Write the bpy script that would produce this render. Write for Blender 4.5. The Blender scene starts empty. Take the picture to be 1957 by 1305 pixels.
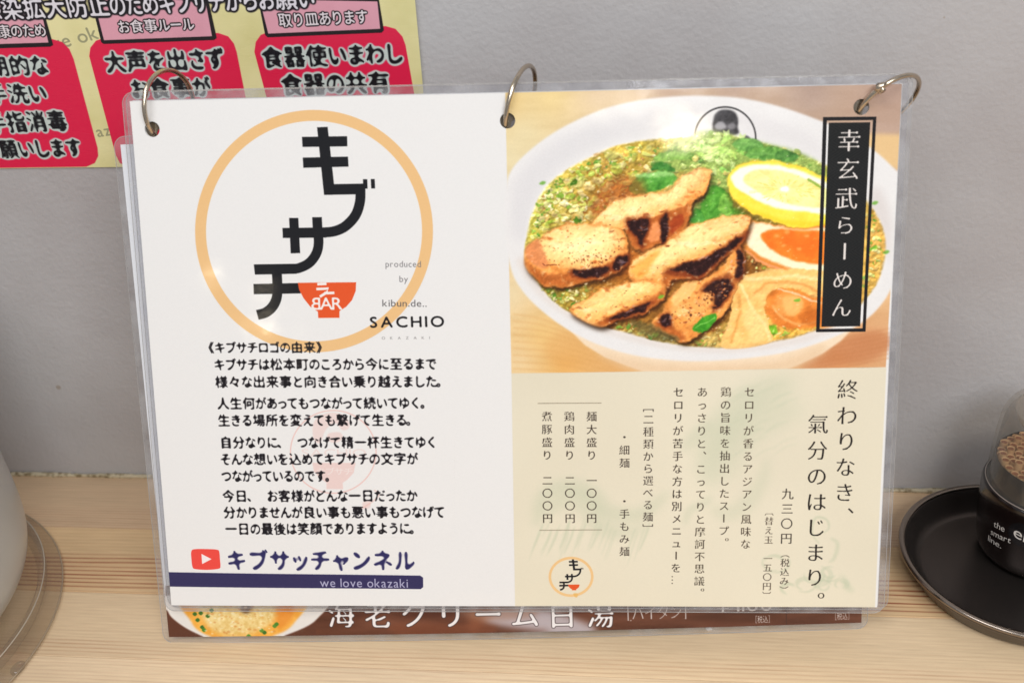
import bpy, bmesh, math, random
import numpy as np
from mathutils import Vector, Matrix, geometry
S = 0.001                      # everything below is written in millimetres
scn = bpy.context.scene
COL = scn.collection

# ---------------------------------------------------------------- camera
PW, PH = 1957.0, 1305.0
FPX, PIT, YAW, ROL, CH, CD = 1962.23, 0.51433, 0.11813, -0.05414, 326.14, 424.77
def RX(a): c, s = math.cos(a), math.sin(a); return np.array([[1, 0, 0], [0, c, -s], [0, s, c]])
def RY(a): c, s = math.cos(a), math.sin(a); return np.array([[c, 0, s], [0, 1, 0], [-s, 0, c]])
def RZ(a): c, s = math.cos(a), math.sin(a); return np.array([[c, -s, 0], [s, c, 0], [0, 0, 1]])
CR = RZ(YAW) @ RX(math.pi / 2 - PIT) @ RZ(ROL)
CC = np.array([0, -CD, CH])
cam = bpy.data.objects.new('camera', bpy.data.cameras.new('camera')); COL.objects.link(cam)
cam.matrix_world = Matrix.Translation(Vector(CC * S)) @ Matrix(CR.tolist()).to_4x4()
cam.data.sensor_width = 36; cam.data.lens = 36 * FPX / PW
cam.data.clip_start = 0.01; cam.data.clip_end = 50
cam.data.dof.use_dof = True; cam.data.dof.focus_distance = 0.44; cam.data.dof.aperture_fstop = 8.5
scn.camera = cam
def rays(p):
    p = np.atleast_2d(np.asarray(p, float))
    d = np.stack([(p[:, 0] - PW / 2) / FPX, -(p[:, 1] - PH / 2) / FPX, -np.ones(len(p))], 1)
    return d @ CR.T
def hit(p, O, n):
    d = rays(p); t = ((O - CC) @ n) / (d @ n); return CC + t[:, None] * d
def on_table(x, y, z=0.0): return hit([(x, y)], np.array([0, 0, z]), np.array([0, 0, 1.0]))[0]
def on_wall(x, y): return hit([(x, y)], np.zeros(3), np.array([0, 1.0, 0]))[0]

# page frames: centre, lean, yaw, in-plane turn
class Page:
    def __init__(s, x, y, z, lean, yaw, rot):
        s.R = RZ(yaw) @ RX(-lean) @ RY(rot); s.O = np.array([x, y, z]); s.n = s.R @ np.array([0, 1.0, 0])
    def world(s, u, v, back=0.0):
        return s.R @ np.array([u - 148.5, back, 105 - v]) + s.O
    def uv(s, p):
        X = hit(p, s.O, s.n); l = (X - s.O) @ s.R
        return np.stack([l[:, 0] + 148.5, 105 - l[:, 2]], 1)
FRONT = Page(-41.773, -71.436, 116.044, 0.33683, 0.05667, 0.01398)
REAR = Page(-47.930, -70.365, 101.407, 0.35137, 0.07105, -0.0013)

# ---------------------------------------------------------------- light
wd = bpy.data.worlds.new('World'); scn.world = wd; wd.use_nodes = True
nt = wd.node_tree; bg = nt.nodes['Background']
bg.inputs[0].default_value = (0.94, 0.97, 1.0, 1); bg.inputs[1].default_value = 0.34
scn.view_settings.view_transform = 'Standard'; scn.view_settings.look = 'None'
scn.view_settings.exposure = 0.0; scn.view_settings.gamma = 1
def aim(o, target):
    d = Vector(target) - o.location
    o.rotation_euler = d.to_track_quat('-Z', 'Y').to_euler()
def area(name, loc, target, sx, sy, power, col):
    l = bpy.data.lights.new(name, 'AREA'); l.shape = 'RECTANGLE'; l.size = sx; l.size_y = sy; l.energy = power; l.color = col
    o = bpy.data.objects.new(name, l); COL.objects.link(o); o.location = loc; aim(o, target); return o
area('window_light', (0.50, -1.15, 1.0), (0, -0.05, 0.1), 0.8, 0.5, 13.0, (0.95, 0.98, 1.0))
area('ceiling_light', (-0.55, -0.9, 1.7), (0, -0.05, 0.1), 1.0, 0.5, 12.2, (0.985, 0.985, 0.99))
def mirror_dir(px, py, n):
    d = rays([(px, py)])[0]; d = d / np.linalg.norm(d); n = n / np.linalg.norm(n)
    return d - 2 * (d @ n) * n
def bulb(px, py, dist, radius, power, col=(1.0, 0.85, 0.6)):
    X = hit([(px, py)], FRONT.O, FRONT.n)[0]; r = mirror_dir(px, py, FRONT.n)
    l = bpy.data.lights.new('room_bulb', 'POINT'); l.energy = power; l.shadow_soft_size = radius; l.color = col
    o = bpy.data.objects.new('room_bulb', l); COL.objects.link(o); o.location = Vector(X * S) + Vector(r) * dist
BULBS = [(1327, 252, 2.6, 0.020, 4.2), (418, 522, 3.2, 0.008, .7), (526, 632, 3.2, 0.008, .7), (522, 566, 3.2, 0.006, .22)]
for b in BULBS: bulb(*b)
for (px_, py_, ln_) in ((1112, 179, .20), (1215, 187, .14)):            # tube lamps of the room, mirrored near the page's top edge
    X_ = hit([(px_, py_)], FRONT.O, FRONT.n)[0] * S; l_ = Vector(X_) + Vector(mirror_dir(px_, py_, FRONT.n)) * 3.0
    area('tube_light', tuple(l_), tuple(X_), ln_, .012, .4, (1.0, .9, .7))

# ---------------------------------------------------------------- object helpers
def link(name, me, mat=None, parent=None, **kw):
    o = bpy.data.objects.new(name, me); COL.objects.link(o)
    if mat is not None:
        me.materials.clear(); me.materials.append(mat)
    if parent is not None: o.parent = parent
    for k, v in kw.items(): o[k] = v
    return o
def mesh(name, V, F, smooth=False):
    me = bpy.data.meshes.new(name); me.from_pydata([tuple(float(c) * S for c in v) for v in V], [], F); me.update()
    if smooth: me.shade_smooth()
    return me
def empty(name, loc_mm, **kw):
    o = bpy.data.objects.new(name, None); COL.objects.link(o); o.location = Vector(loc_mm) * S; o.empty_display_size = 0.02
    for k, v in kw.items(): o[k] = v
    return o
def child(name, me, mat, par, **kw):          # mesh given in world mm, parent is an Empty
    o = link(name, me, mat, par, **kw); o.matrix_parent_inverse = Matrix.Translation(-par.matrix_world.translation) if False else Matrix.Translation(-par.location)
    return o
def sub(name, me, mat, par, **kw):            # grandchild: parent part sits at its thing's origin already in world terms
    o = link(name, me, mat, par, **kw); return o
def box(x0, x1, y0, y1, z0, z1, bev=0.0):
    bm = bmesh.new(); bmesh.ops.create_cube(bm, size=1)
    for v in bm.verts:
        v.co = Vector(((x0 + x1) / 2 + v.co.x * (x1 - x0), (y0 + y1) / 2 + v.co.y * (y1 - y0), (z0 + z1) / 2 + v.co.z * (z1 - z0))) * S
    if bev: bmesh.ops.bevel(bm, geom=bm.edges[:], offset=bev * S, segments=2, affect='EDGES', profile=0.5)
    me = bpy.data.meshes.new('box'); bm.to_mesh(me); bm.free(); return me
def lathe(prof, cx, cy, n=96, closed=False):   # prof: (r, z) list
    V, F = [], []; m = len(prof)
    for i in range(n):
        a = 2 * math.pi * i / n
        for r, z in prof: V.append((cx + r * math.cos(a), cy + r * math.sin(a), z))
    for i in range(n):
        j = (i + 1) % n
        for k in range(m if closed else m - 1):
            k2 = (k + 1) % m
            F.append((i * m + k, j * m + k, j * m + k2, i * m + k2))
    return mesh('lathe', V, F, True)
def tube(P, r, n=12, closed=False, radii=None):
    P = [np.array(p, float) for p in P]; V, F = [], []; m = len(P)
    T0 = P[1] - P[0]; T0 /= np.linalg.norm(T0)
    a = np.array([0, 0, 1.0]) if abs(T0[2]) < .9 else np.array([1.0, 0, 0])
    N = np.cross(T0, a); N /= np.linalg.norm(N)
    for i in range(m):
        if closed: T = P[(i + 1) % m] - P[i - 1]
        else: T = P[min(i + 1, m - 1)] - P[max(i - 1, 0)]
        T /= np.linalg.norm(T); N = N - T * (N @ T); N /= np.linalg.norm(N); B = np.cross(T, N)
        rr = radii[i] if radii is not None else r
        for k in range(n):
            t = 2 * math.pi * k / n; V.append(P[i] + rr * (math.cos(t) * N + math.sin(t) * B))
    for i in range(m if closed else m - 1):
        j = (i + 1) % m
        for k in range(n):
            l = (k + 1) % n; F.append((i * n + k, i * n + l, j * n + l, j * n + k))
    if not closed: F.append(tuple(range(n))[::-1]); F.append(tuple((m - 1) * n + k for k in range(n)))
    return mesh('tube', V, F, True)

# ---------------------------------------------------------------- painting of the flat prints
def smooth(pts, n=6, closed=True):
    P = np.array(pts, float); m = len(P); out = []
    rng = range(m) if closed else range(m - 1)
    for i in rng:
        if closed: p0, p1, p2, p3 = P[i - 1], P[i], P[(i + 1) % m], P[(i + 2) % m]
        else: p0, p1, p2, p3 = P[max(i - 1, 0)], P[i], P[i + 1], P[min(i + 2, m - 1)]
        for t in np.arange(n) / n:
            out.append(.5 * (2 * p1 + (p2 - p0) * t + (2 * p0 - 5 * p1 + 4 * p2 - p3) * t * t + (3 * p1 - p0 - 3 * p2 + p3) * t ** 3))
    if not closed: out.append(P[-1])
    return np.array(out)
def raster(polys, clipw, cliph, pad=2, SSY=4):
    allp = np.concatenate(polys)
    x0 = int(max(0, math.floor(allp[:, 0].min()) - pad)); x1 = int(min(clipw, math.ceil(allp[:, 0].max()) + pad))
    y0 = int(max(0, math.floor(allp[:, 1].min()) - pad)); y1 = int(min(cliph, math.ceil(allp[:, 1].max()) + pad))
    if x1 <= x0 or y1 <= y0: return None, x0, y0
    A = np.concatenate(polys); B = np.concatenate([np.roll(p, -1, 0) for p in polys])
    h, w = y1 - y0, x1 - x0
    ax, ay = A[:, 0] - x0, (A[:, 1] - y0) * SSY; bx, by = B[:, 0] - x0, (B[:, 1] - y0) * SSY
    k = np.abs(ay - by) > 1e-9; ax, ay, bx, by = ax[k], ay[k], bx[k], by[k]
    s = np.where(by > ay, 1.0, -1.0); lo = np.minimum(ay, by); hi = np.maximum(ay, by)
    r0 = np.clip(np.ceil(lo - .5), 0, h * SSY).astype(int); r1 = np.clip(np.ceil(hi - .5), 0, h * SSY).astype(int)
    cnt = r1 - r0; k = cnt > 0; ax, ay, bx, by, s, r0, cnt = [q[k] for q in (ax, ay, bx, by, s, r0, cnt)]
    acc = np.zeros((h * SSY, w + 2))
    if len(cnt):
        idx = np.repeat(np.arange(len(cnt)), cnt); off = np.arange(cnt.sum()) - np.repeat(np.cumsum(cnt) - cnt, cnt)
        row = r0[idx] + off; t = (row + .5 - ay[idx]) / (by[idx] - ay[idx]); x = np.clip(ax[idx] + t * (bx[idx] - ax[idx]), 0, w)
        xi = np.floor(x).astype(int); f = x - xi
        np.add.at(acc, (row, xi), s[idx] * (1 - f)); np.add.at(acc, (row, xi + 1), s[idx] * f)
    m = np.abs(np.cumsum(acc, 1)[:, :w]).clip(0, 1).reshape(h, SSY, w).mean(1)
    return m.astype(np.float32), x0, y0
def box1(a, r, ax):
    if r < 1: return a
    a = np.moveaxis(a, ax, 0); n = a.shape[0]
    p = np.concatenate([np.repeat(a[:1], r + 1, 0), a, np.repeat(a[-1:], r, 0)], 0)
    c = np.cumsum(p, 0, dtype=np.float64); o = ((c[2 * r + 1:] - c[:-2 * r - 1]) / (2 * r + 1)).astype(np.float32)
    return np.moveaxis(o, 0, ax)
def blur(a, sig):
    r = int(round(sig * 1.0)) if sig >= 1 else 0
    if r < 1:
        if sig <= 0.2: return a
        k = sig * .25; b = a.copy()
        b[1:-1] = a[1:-1] * (1 - 2 * k) + k * (a[2:] + a[:-2]); c = b.copy(); c[:, 1:-1] = b[:, 1:-1] * (1 - 2 * k) + k * (b[:, 2:] + b[:, :-2]); return c
    for _ in range(3): a = box1(box1(a, r, 0), r, 1)
    return a
def vnoise(h, w, cell, rng):
    gh, gw = int(h / cell) + 3, int(w / cell) + 3; g = rng.random((gh, gw)).astype(np.float32)
    y = np.arange(h) / cell; x = np.arange(w) / cell; yi = y.astype(int); xi = x.astype(int)
    fy = y - yi; fx = x - xi; fy = (fy * fy * (3 - 2 * fy))[:, None].astype(np.float32); fx = (fx * fx * (3 - 2 * fx))[None].astype(np.float32)
    a = g[yi][:, xi]; b = g[yi][:, xi + 1]; c = g[yi + 1][:, xi]; d = g[yi + 1][:, xi + 1]
    return (a * (1 - fx) + b * fx) * (1 - fy) + (c * (1 - fx) + d * fx) * fy
def fbm(h, w, cell, octv=3, seed=0, sx=1.0):
    rng = np.random.default_rng(seed); o = np.zeros((h, w), np.float32); amp = 1; tot = 0
    for i in range(octv):
        c = max(cell / 2 ** i, 1.5)
        if sx != 1:
            n = vnoise(h, int(w / sx) + 2, c, rng); xs = (np.arange(w) / sx).astype(int); n = n[:, xs]
        else: n = vnoise(h, w, c, rng)
        o += amp * n; tot += amp; amp *= .55
    return o / tot - .5

# glyph outlines of the built-in font, fetched once
GL = {}
def load_glyphs(chars):
    chars = [c for c in sorted(set(chars)) if c not in GL and c not in ' \u3000']
    cu = bpy.data.curves.new('tmp', 'FONT'); cu.body = '\n'.join(chars); cu.space_line = 3.0; cu.resolution_u = 4
    ob = bpy.data.objects.new('tmp', cu); COL.objects.link(ob)
    dg = bpy.context.evaluated_depsgraph_get(); me = bpy.data.meshes.new_from_object(ob.evaluated_get(dg))
    nv = len(me.vertices); co = np.zeros(nv * 3); me.vertices.foreach_get('co', co); co = co.reshape(-1, 3)[:, :2]
    polys = [co[list(p.vertices)] for p in me.polygons]
    cen = np.array([p[:, 1].mean() for p in polys]); step = 3.0
    idx = np.round((0.35 - cen) / step).astype(int)
    for i, c in enumerate(chars):
        ps = []
        for j in np.nonzero(idx == i)[0]:
            p = polys[j] + np.array([0, i * step])
            a = np.sum(p[:, 0] * np.roll(p[:, 1], -1) - p[:, 1] * np.roll(p[:, 0], -1))
            ps.append(p if a > 0 else p[::-1])
        GL[c] = ps
    bpy.data.objects.remove(ob); bpy.data.curves.remove(cu); bpy.data.meshes.remove(me)
def is_cjk(c): return ord(c) > 0x2E80
def is_kana(c): return 0x3040 <= ord(c) <= 0x30FF
CY = 0.38
def place(c, cx, cy, em_x, em_y, d=(1, 0), rot=False, mirror=False, center_ink=False):
    """polygons of glyph c with its em box centred on (cx, cy) in canvas px; d = reading direction"""
    out = []; d = np.array(d, float); e = np.array([-d[1], d[0]])      # e points down on the canvas
    ps = GL.get(c, [])
    if not ps: return out
    if center_ink or not is_cjk(c):
        al = np.concatenate(ps); mx = (al[:, 0].min() + al[:, 0].max()) / 2
    else: mx = .5
    for p in ps:
        x = p[:, 0] - mx; y = -(p[:, 1] - CY)
        if mirror: x = -x
        if rot: x, y = -y, x
        out.append(np.array([cx, cy]) + np.outer(x * em_x, d) + np.outer(y * em_y, e))
    return out

class Canvas:
    def __init__(s, wmm, hmm, ppm, fun, col):
        s.ppm = ppm; s.W = int(round(wmm * ppm)); s.H = int(round(hmm * ppm)); s.fun = fun
        s.a = np.empty((s.H, s.W, 3), np.float32); s.a[:] = col
    def T(s, p): return s.fun(np.atleast_2d(np.asarray(p, float))) * s.ppm
    def comp(s, m, x0, y0, col, alpha=1.0):
        if m is None: return
        h, w = m.shape; r = s.a[y0:y0 + h, x0:x0 + w]; m = (m * alpha)[..., None]
        r += (np.asarray(col, np.float32) - r) * m
    def mask(s, P, soft=0.0, canvas=False, raw=False):
        P = np.array(P, float) if canvas else s.T(P)
        return s.softmask([P], soft)
    def softmask(s, polys, soft):
        pad = int(2 + soft * 3.2); m, x0, y0 = raster(polys, s.W, s.H, pad)
        if m is not None and soft > .2: m = blur(m, soft)
        return m, x0, y0
    def fill(s, pts, col, soft=0.0, alpha=1.0, sm=True, closed=True, tex=None, seed=0):
        P = smooth(pts, 6) if sm else np.array(pts, float)
        m, x0, y0 = s.mask(P, soft)
        if m is None: return None
        c = np.asarray(col, np.float32)
        if tex:
            c = np.broadcast_to(c, m.shape + (3,)).copy(); n = fbm(m.shape[0], m.shape[1], tex[1], 4, seed)[..., None]
            c += n * 2 * np.asarray(tex[0], np.float32) * np.array([1, 1, 1], np.float32)
        s.comp(m, x0, y0, c, alpha); return m, x0, y0
    def line(s, pts, width, col, soft=0.0, alpha=1.0, sm=True, taper=False, taper0=False):
        P = smooth(pts, 6, False) if sm and len(pts) > 2 else np.array(pts, float)
        P = s.T(P); w = width * s.k() / 2
        T = np.gradient(P, axis=0); T /= np.linalg.norm(T, axis=1)[:, None] + 1e-9; N = np.stack([-T[:, 1], T[:, 0]], 1)
        t = np.linspace(0, 1, len(P)); ww = np.full(len(P), w)
        if taper: ww = w * np.sin(np.pi * np.clip(t * .9 + .08, 0, 1)) ** .7
        if taper0: ww = w * (1 - .85 * t)
        Q = np.concatenate([P + N * ww[:, None], (P - N * ww[:, None])[::-1]])
        m, x0, y0 = s.softmask([Q], soft); s.comp(m, x0, y0, col, alpha)
    def k(s):                                       # canvas px per photo px near the middle of the print
        if not hasattr(s, '_k'):
            a, b = s.T([s.mid, (s.mid[0] + 10, s.mid[1])]); s._k = np.linalg.norm(b - a) / 10
        return s._k
    def fx_text(s, polys, col, bold=0.0, mincho=0.0, halo=None, alpha=1.0, soft=0.0, em=20):
        Q = 3; pad = int(4 + (max([h[0] for h in halo]) if halo else 0) * 2.2)
        al = np.concatenate(polys); ox = math.floor(al[:, 0].min()) - pad; oy = math.floor(al[:, 1].min()) - pad
        w = int(al[:, 0].max() - ox + pad + 1); h = int(al[:, 1].max() - oy + pad + 1)
        m, mx, my = raster([(p - [ox, oy]) * Q for p in polys], w * Q, h * Q, 0, 1)
        M = np.zeros((h * Q, w * Q), np.float32); M[my:my + m.shape[0], mx:mx + m.shape[1]] = m
        if mincho:
            k = max(1, int(round(mincho * em * Q))); Me = M.copy()
            for j in range(1, k + 1): Me[j:] = np.minimum(Me[j:], M[:-j]); Me[:-j] = np.minimum(Me[:-j], M[j:])
            Me = np.maximum(Me, 0); L = int(.2 * em * Q); run = box1(M, L // 2, 1) > .97; run = box1(run.astype(np.float32), L // 2, 1) > .01
            run &= M > .5; e = int(.07 * em * Q); end = run.copy(); end[:, :-e] &= ~run[:, e:]
            ker = M * end
            keep = np.zeros_like(M); core = (box1(M, max(1, k // 2), 0) > .5)
            M = np.maximum(Me, ker * .9)
            thin = M * 0; thin = np.maximum(thin, Me); M = np.maximum(M, thin)
        if bold:
            r = max(1, bold * Q); B = blur(M, r * .75); den = blur(M, em * Q * .16); M = np.maximum(M, np.clip((B - np.clip(.1 + den * .62, .16, .55)) * 7, 0, 1)) * np.clip(1.35 - (B - .8) * 0, 0, 1)
        outs = []
        if halo:
            for (hr, hc) in halo:
                r = hr * Q; B = blur(M, r * .55); outs.append((np.clip((B - .05) * 9, 0, 1), hc))
        outs.append((M, col))
        for mm, cc in outs:
            d = mm.reshape(h, Q, w, Q).mean((1, 3))
            if soft: d = blur(d, soft)
            X0, Y0 = max(ox, 0), max(oy, 0); X1, Y1 = min(ox + w, s.W), min(oy + h, s.H)
            if X1 > X0 and Y1 > Y0: s.comp(d[Y0 - oy:Y1 - oy, X0 - ox:X1 - ox], X0, Y0, cc, alpha)
    def text_h(s, st, p0, p1, em, col, kana=.86, aspect=None, mirror='', **kw):
        c0, c1 = s.T([p0, p1]); L = np.linalg.norm(c1 - c0); d = (c1 - c0) / L
        emc = np.linalg.norm(np.diff(s.T([p0, (p0[0], p0[1] + em)]), axis=0))
        adv = []; 
        for c in st:
            if c in ' ': a = .32
            elif c == '\u3000': a = .7
            elif is_kana(c): a = kana if c not in 'っゃゅょャュョッ' else kana * .86
            elif c in '、。': a = .8
            elif is_cjk(c): a = 1.0
            else:
                al = np.concatenate(GL[c]); a = al[:, 0].max() - al[:, 0].min() + kw.get('track', .09)
            adv.append(a)
        tot = sum(adv) - .06; sx = L / tot; x = -.03; polys = []
        for i, (c, a) in enumerate(zip(st, adv)):
            if c not in ' \u3000':
                cen = c0 + d * (x + a / 2) * sx
                ex = sx if not is_kana(c) else sx * min(1, kana + .07)
                polys += place(c, cen[0], cen[1], min(ex, emc * 1.35) if is_cjk(c) else ex, emc, d, mirror=(mirror and i in mirror))
            x += a
        kw.pop('track', None); s.fx_text(polys, col, em=emc, **kw)
    def text_v(s, st, p0, p1, size, col, **kw):
        """st: characters, evenly spaced from centre p0 to centre p1 (photo px)"""
        c0, c1 = s.T([p0, p1]); n = len(st); polys = []
        em = size * s.k()
        for i, c in enumerate(st):
            if c in ' \u3000': continue
            q = c0 + (c1 - c0) * i / max(n - 1, 1)
            if c in 'ー…（）［］〔〕': polys += place(c, q[0], q[1], em, em, rot=True)
            elif c in '、。': polys += place(c, q[0] + em * .62, q[1] - em * .62, em, em)
            else: polys += place(c, q[0], q[1], em, em)
        s.fx_text(polys, col, em=em, **kw)
    def image(s, name):
        im = bpy.data.images.new(name, s.W, s.H, alpha=False)
        px = np.ones((s.H, s.W, 4), np.float32); px[..., :3] = np.clip(s.a[::-1] / 255, 0, 1)
        im.pixels.foreach_set(px.ravel()); im.update(); im.pack(); return im
# ---- all the writing
STORY = [('《キブサチロゴの由来》', (386, 664.5), (627, 664), 24), ('キブサチは松本町のころから今に至るまで', (409, 697), (834, 695), 25),
 ('様々な出来事と向き合い乗り越えました。', (411, 730), (855, 728.5), 25), ('人生何があってもつながって続いてゆく。', (414.5, 771), (824, 769.5), 25),
 ('生きる場所を変えても繋げて生きる。', (416, 803.5), (797, 802), 25), ('自分なりに、\u3000つなげて精一杯生きてゆく', (420, 845.5), (835, 844.5), 25),
 ('そんな想いを込めてキブサチの文字が', (421, 877.5), (798, 876), 25), ('つながっているのです。', (423, 909.5), (641, 909), 25),
 ('今日、\u3000お客様がどんな一日だったか', (425, 947.5), (797, 946.5), 25), ('分かりませんが良い事も悪い事もつなげて', (427, 978.5), (850, 978), 25),
 ('一日の最後は笑顔でありますように。', (430.5, 1010), (803, 1009), 25)]
DISH = '幸玄武らーめん'
load_glyphs(''.join(t[0] for t in STORY) + DISH + 'キブサッチャンネルラweloveokazakiSACHIOKZproducedbykibun.dBARセロリが香るアジアン風味な鶏の旨味を抽出したスープ。あっさりと、こってりと摩訶不思議セロリが苦手な方は別メニューを…［二種類から選べる麺］・細麺手もみ麺大盛り一〇〇円鶏肉盛り二煮豚終わりなき氣分のはじまり九三税込（）〔替え玉五〕海老クリーム白湯パイタン￥110感染拡大防止のためキブサチからお願い健康のためお食事ルール取り皿あります定期的な手洗い手指消毒お願いします大声を出さずお食事が食器使いまわし食器の共有thesmartline.en')

# ---- front page
WHITE = (229, 226, 224)
fc = Canvas(297, 210, 8.0, FRONT.uv, WHITE); fc.mid = (978, 660); K = fc.k()
def Z(ox, oy, sc):
    def f(*pts): return [(ox + x / sc, oy + y / sc) for x, y in pts]
    return f
z4 = Z(360, 190, 2.663); z1 = Z(960, 150, 2.29)
def logo_strokes(cv, f, ws, bowl=True):
    BK = (24, 24, 28)
    def P(*p): cv.fill(f(*p), BK, sm=False)
    def Ln(p, w): cv.line(f(*p), w * ws, BK)
    P((578, 192), (808, 188), (809, 240), (581, 243)); P((582, 297), (812, 292), (815, 343), (585, 349))
    P((655, 143), (709, 141), (741, 432), (897, 429), (899, 478), (850, 484), (690, 487))
    Ln([(875, 450), (873, 520), (850, 590), (800, 645), (745, 671), (690, 678)], 50)
    P((478, 655), (700, 652), (700, 704), (480, 706)); P((512, 604), (559, 604), (568, 783), (520, 784))
    Ln([(654, 600), (657, 660), (662, 730), (650, 785), (615, 832), (565, 858), (530, 863)], 49)
    P((332, 840), (550, 837), (550, 888), (338, 892)); P((888, 407), (910, 407), (912, 455), (890, 456)); P((928, 406), (948, 406), (950, 454), (930, 454))
    P((330, 940), (567, 935), (570, 988), (332, 992))
    Ln([(449, 880), (452, 960), (447, 1015), (425, 1058), (390, 1086), (350, 1097)], 51)
    if bowl: cv.fill(f((556, 934), (853, 931), (851, 975), (832, 1022), (803, 1055), (768, 1078), (768, 1112), (660, 1113), (658, 1080), (620, 1056), (585, 1012), (562, 968)), (222, 84, 38), sm=False)
def ring(cv, cx, cy, rx, ry, w, col, alpha=1, soft=0):
    t = np.linspace(0, 2 * np.pi, 120, endpoint=False)
    o = cv.T(np.stack([cx + rx * np.cos(t), cy + ry * np.sin(t)], 1)); i = cv.T(np.stack([cx + (rx - w) * np.cos(t), cy + (ry - w) * np.sin(t)], 1))[::-1]
    m, x0, y0 = cv.softmask([o, i], soft); cv.comp(m, x0, y0, col, alpha)
ring(fc, 600, 442, 227.5, 231.5, 21, (230, 186, 130))
logo_strokes(fc, z4, 1 / 2.663)
WH = (236, 228, 224)
for a in ([(655, 941), (702, 939)], [(650, 966), (712, 963), (700, 985), (668, 1005)], [(690, 987), (742, 985)]): fc.line(z4(*a), 5.0, WH, sm=False)
fc.text_h('BAR', z4((628, 1037))[0], z4((778, 1036))[0], 33, WH, mirror=[0], bold=1.6, track=-.01)
G1 = (120, 116, 118)
fc.text_h('produced', (736, 504), (805, 504), 17, G1, track=.13); fc.text_h('by', (763, 532.5), (780, 532.5), 17, G1)
fc.text_h('kibun.de..', (730, 578.5), (816, 579), 19, (90, 86, 88), track=.12)
fc.text_h('SACHIO', (704.5, 615), (851, 613), 29, (28, 26, 28), track=.22, bold=2.4)
fc.text_h('OKAZAKI', (725, 646), (826, 645), 7.5, (130, 126, 126), track=1.1)
# faint round stamp behind the story
PK = (226, 150, 138)
ring(fc, 637, 863, 83, 80, 2.4, PK, .45, .6)
fc.fill([(598, 812), (610, 795), (636, 788), (660, 796), (668, 815), (655, 822), (640, 808), (622, 822), (612, 846), (600, 840)], PK, 1.2, .24)
fc.fill([(628, 828), (650, 826), (655, 838), (640, 846), (626, 840)], PK, 1, .25)
fc.text_h('SACHIO', (576, 864), (700, 864), 20, PK, alpha=.2, bold=.6)
fc.fill([(597, 884), (680, 884), (676, 903), (664, 916), (655, 922), (656, 934), (624, 934), (624, 922), (610, 912), (600, 900)], PK, .8, .32, sm=False)
fc.text_h('キブサチ', (605, 900), (674, 900), 15, WH, alpha=.6, bold=.6)
fc.line([(715, 936), (725, 944), (712, 958), (690, 972)], 3, PK, .6, .3); fc.fill([(693, 960), (706, 956), (708, 968), (696, 972)], PK, 1, .25)
for st, a, b, h in STORY: fc.text_h(st, a, b, h, (22, 18, 22), bold=4.3)
# channel strip
fc.fill([(371, 1049), (394, 1048.5), (414, 1049.5), (419, 1053), (420.5, 1067), (421.5, 1082), (417, 1086), (396, 1088), (373, 1086.5), (368, 1082), (366, 1068), (365.5, 1054)], (232, 74, 64))
fc.fill([(385, 1057.6), (404.4, 1067.6), (386.5, 1077)], (240, 228, 228), sm=False)
fc.text_h('キブサッチャンネル', (433, 1069.5), (793, 1070.5), 43, (44, 40, 88), bold=7.6, kana=1.0)
fc.fill([(318, 1092.6), (803, 1099.3), (808.5, 1103), (808.8, 1121), (804, 1125), (320, 1120)], (52, 46, 86), sm=False)
fc.text_h('we love okazaki', (611, 1111.5), (780, 1113), 24, (176, 172, 200), track=.1)

# ---- the photograph of the bowl
PHOTO = [(965.5, 170), (1727, 155), (1693, 702), (977.5, 713.5)]
m, x0, y0 = fc.mask(PHOTO)
hh, ww = m.shape
def field(samples, h, w, x0, y0, sharp=2.2):
    P = fc.T([s_[:2] for s_ in samples]); C = np.array([s_[2:] for s_ in samples], np.float32)
    yy, xx = np.mgrid[y0:y0 + h:4, x0:x0 + w:4].astype(np.float32); W_ = 0; A = 0
    for p, c in zip(P, C):
        k = 1 / (((xx - p[0]) ** 2 + (yy - p[1]) ** 2) + 400.) ** (sharp / 2 * .8); W_ = W_ + k; A = A + k[..., None] * c
    A = A / W_[..., None]; A = np.repeat(np.repeat(A, 4, 0), 4, 1)[:h, :w]
    return blur(A, 4)
bgs = [(975, 190, 230, 200, 138), (1050, 185, 232, 204, 142), (1000, 260, 228, 210, 165), (975, 300, 230, 214, 172), (1150, 172, 212, 184, 148), (1280, 168, 196, 166, 144),
       (1400, 165, 188, 160, 142), (1550, 170, 176, 150, 136), (1700, 170, 176, 146, 132), (1700, 235, 186, 156, 138), (975, 560, 232, 210, 168), (985, 690, 234, 205, 158), (1040, 640, 232, 190, 120),
       (1080, 700, 234, 178, 100), (1180, 708, 222, 172, 112), (1500, 705, 214, 160, 108), (1600, 690, 224, 160, 104), (1690, 690, 220, 168, 122), (1690, 560, 226, 180, 130), (1640, 650, 216, 158, 110)]
F_ = field(bgs, hh, ww, x0, y0)
F_ += fbm(hh, ww, 26, 3, 4, sx=5)[..., None] * np.array([14, 16, 18])
fc.comp(m, x0, y0, F_)
fc.fill([(1640, 255), (1730, 258), (1730, 330), (1640, 300)], (232, 194, 138), 5, .9, sm=False)
# streaks of the wooden table in the picture
for i in range(9):
    y = 600 + i * 13; fc.line([(980, y), (1030 + i * 8, y + 8), (1090 + i * 12, y + 30)], 3, (214, 160, 96), 2.5, .35)
for i in range(8):
    y = 640 + i * 8; fc.line([(1700, y - 12), (1640, y), (1560, y + 14)], 3, (196, 130, 84), 2.5, .4)
fc.fill(z1((280, 1100), (420, 1200), (600, 1290), (300, 1290), (180, 1180)), (222, 160, 90), 12, .4)
fc.fill(z1((1440, 1160), (1640, 1100), (1700, 1160), (1600, 1240), (1300, 1270)), (190, 116, 72), 9, .6)
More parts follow.
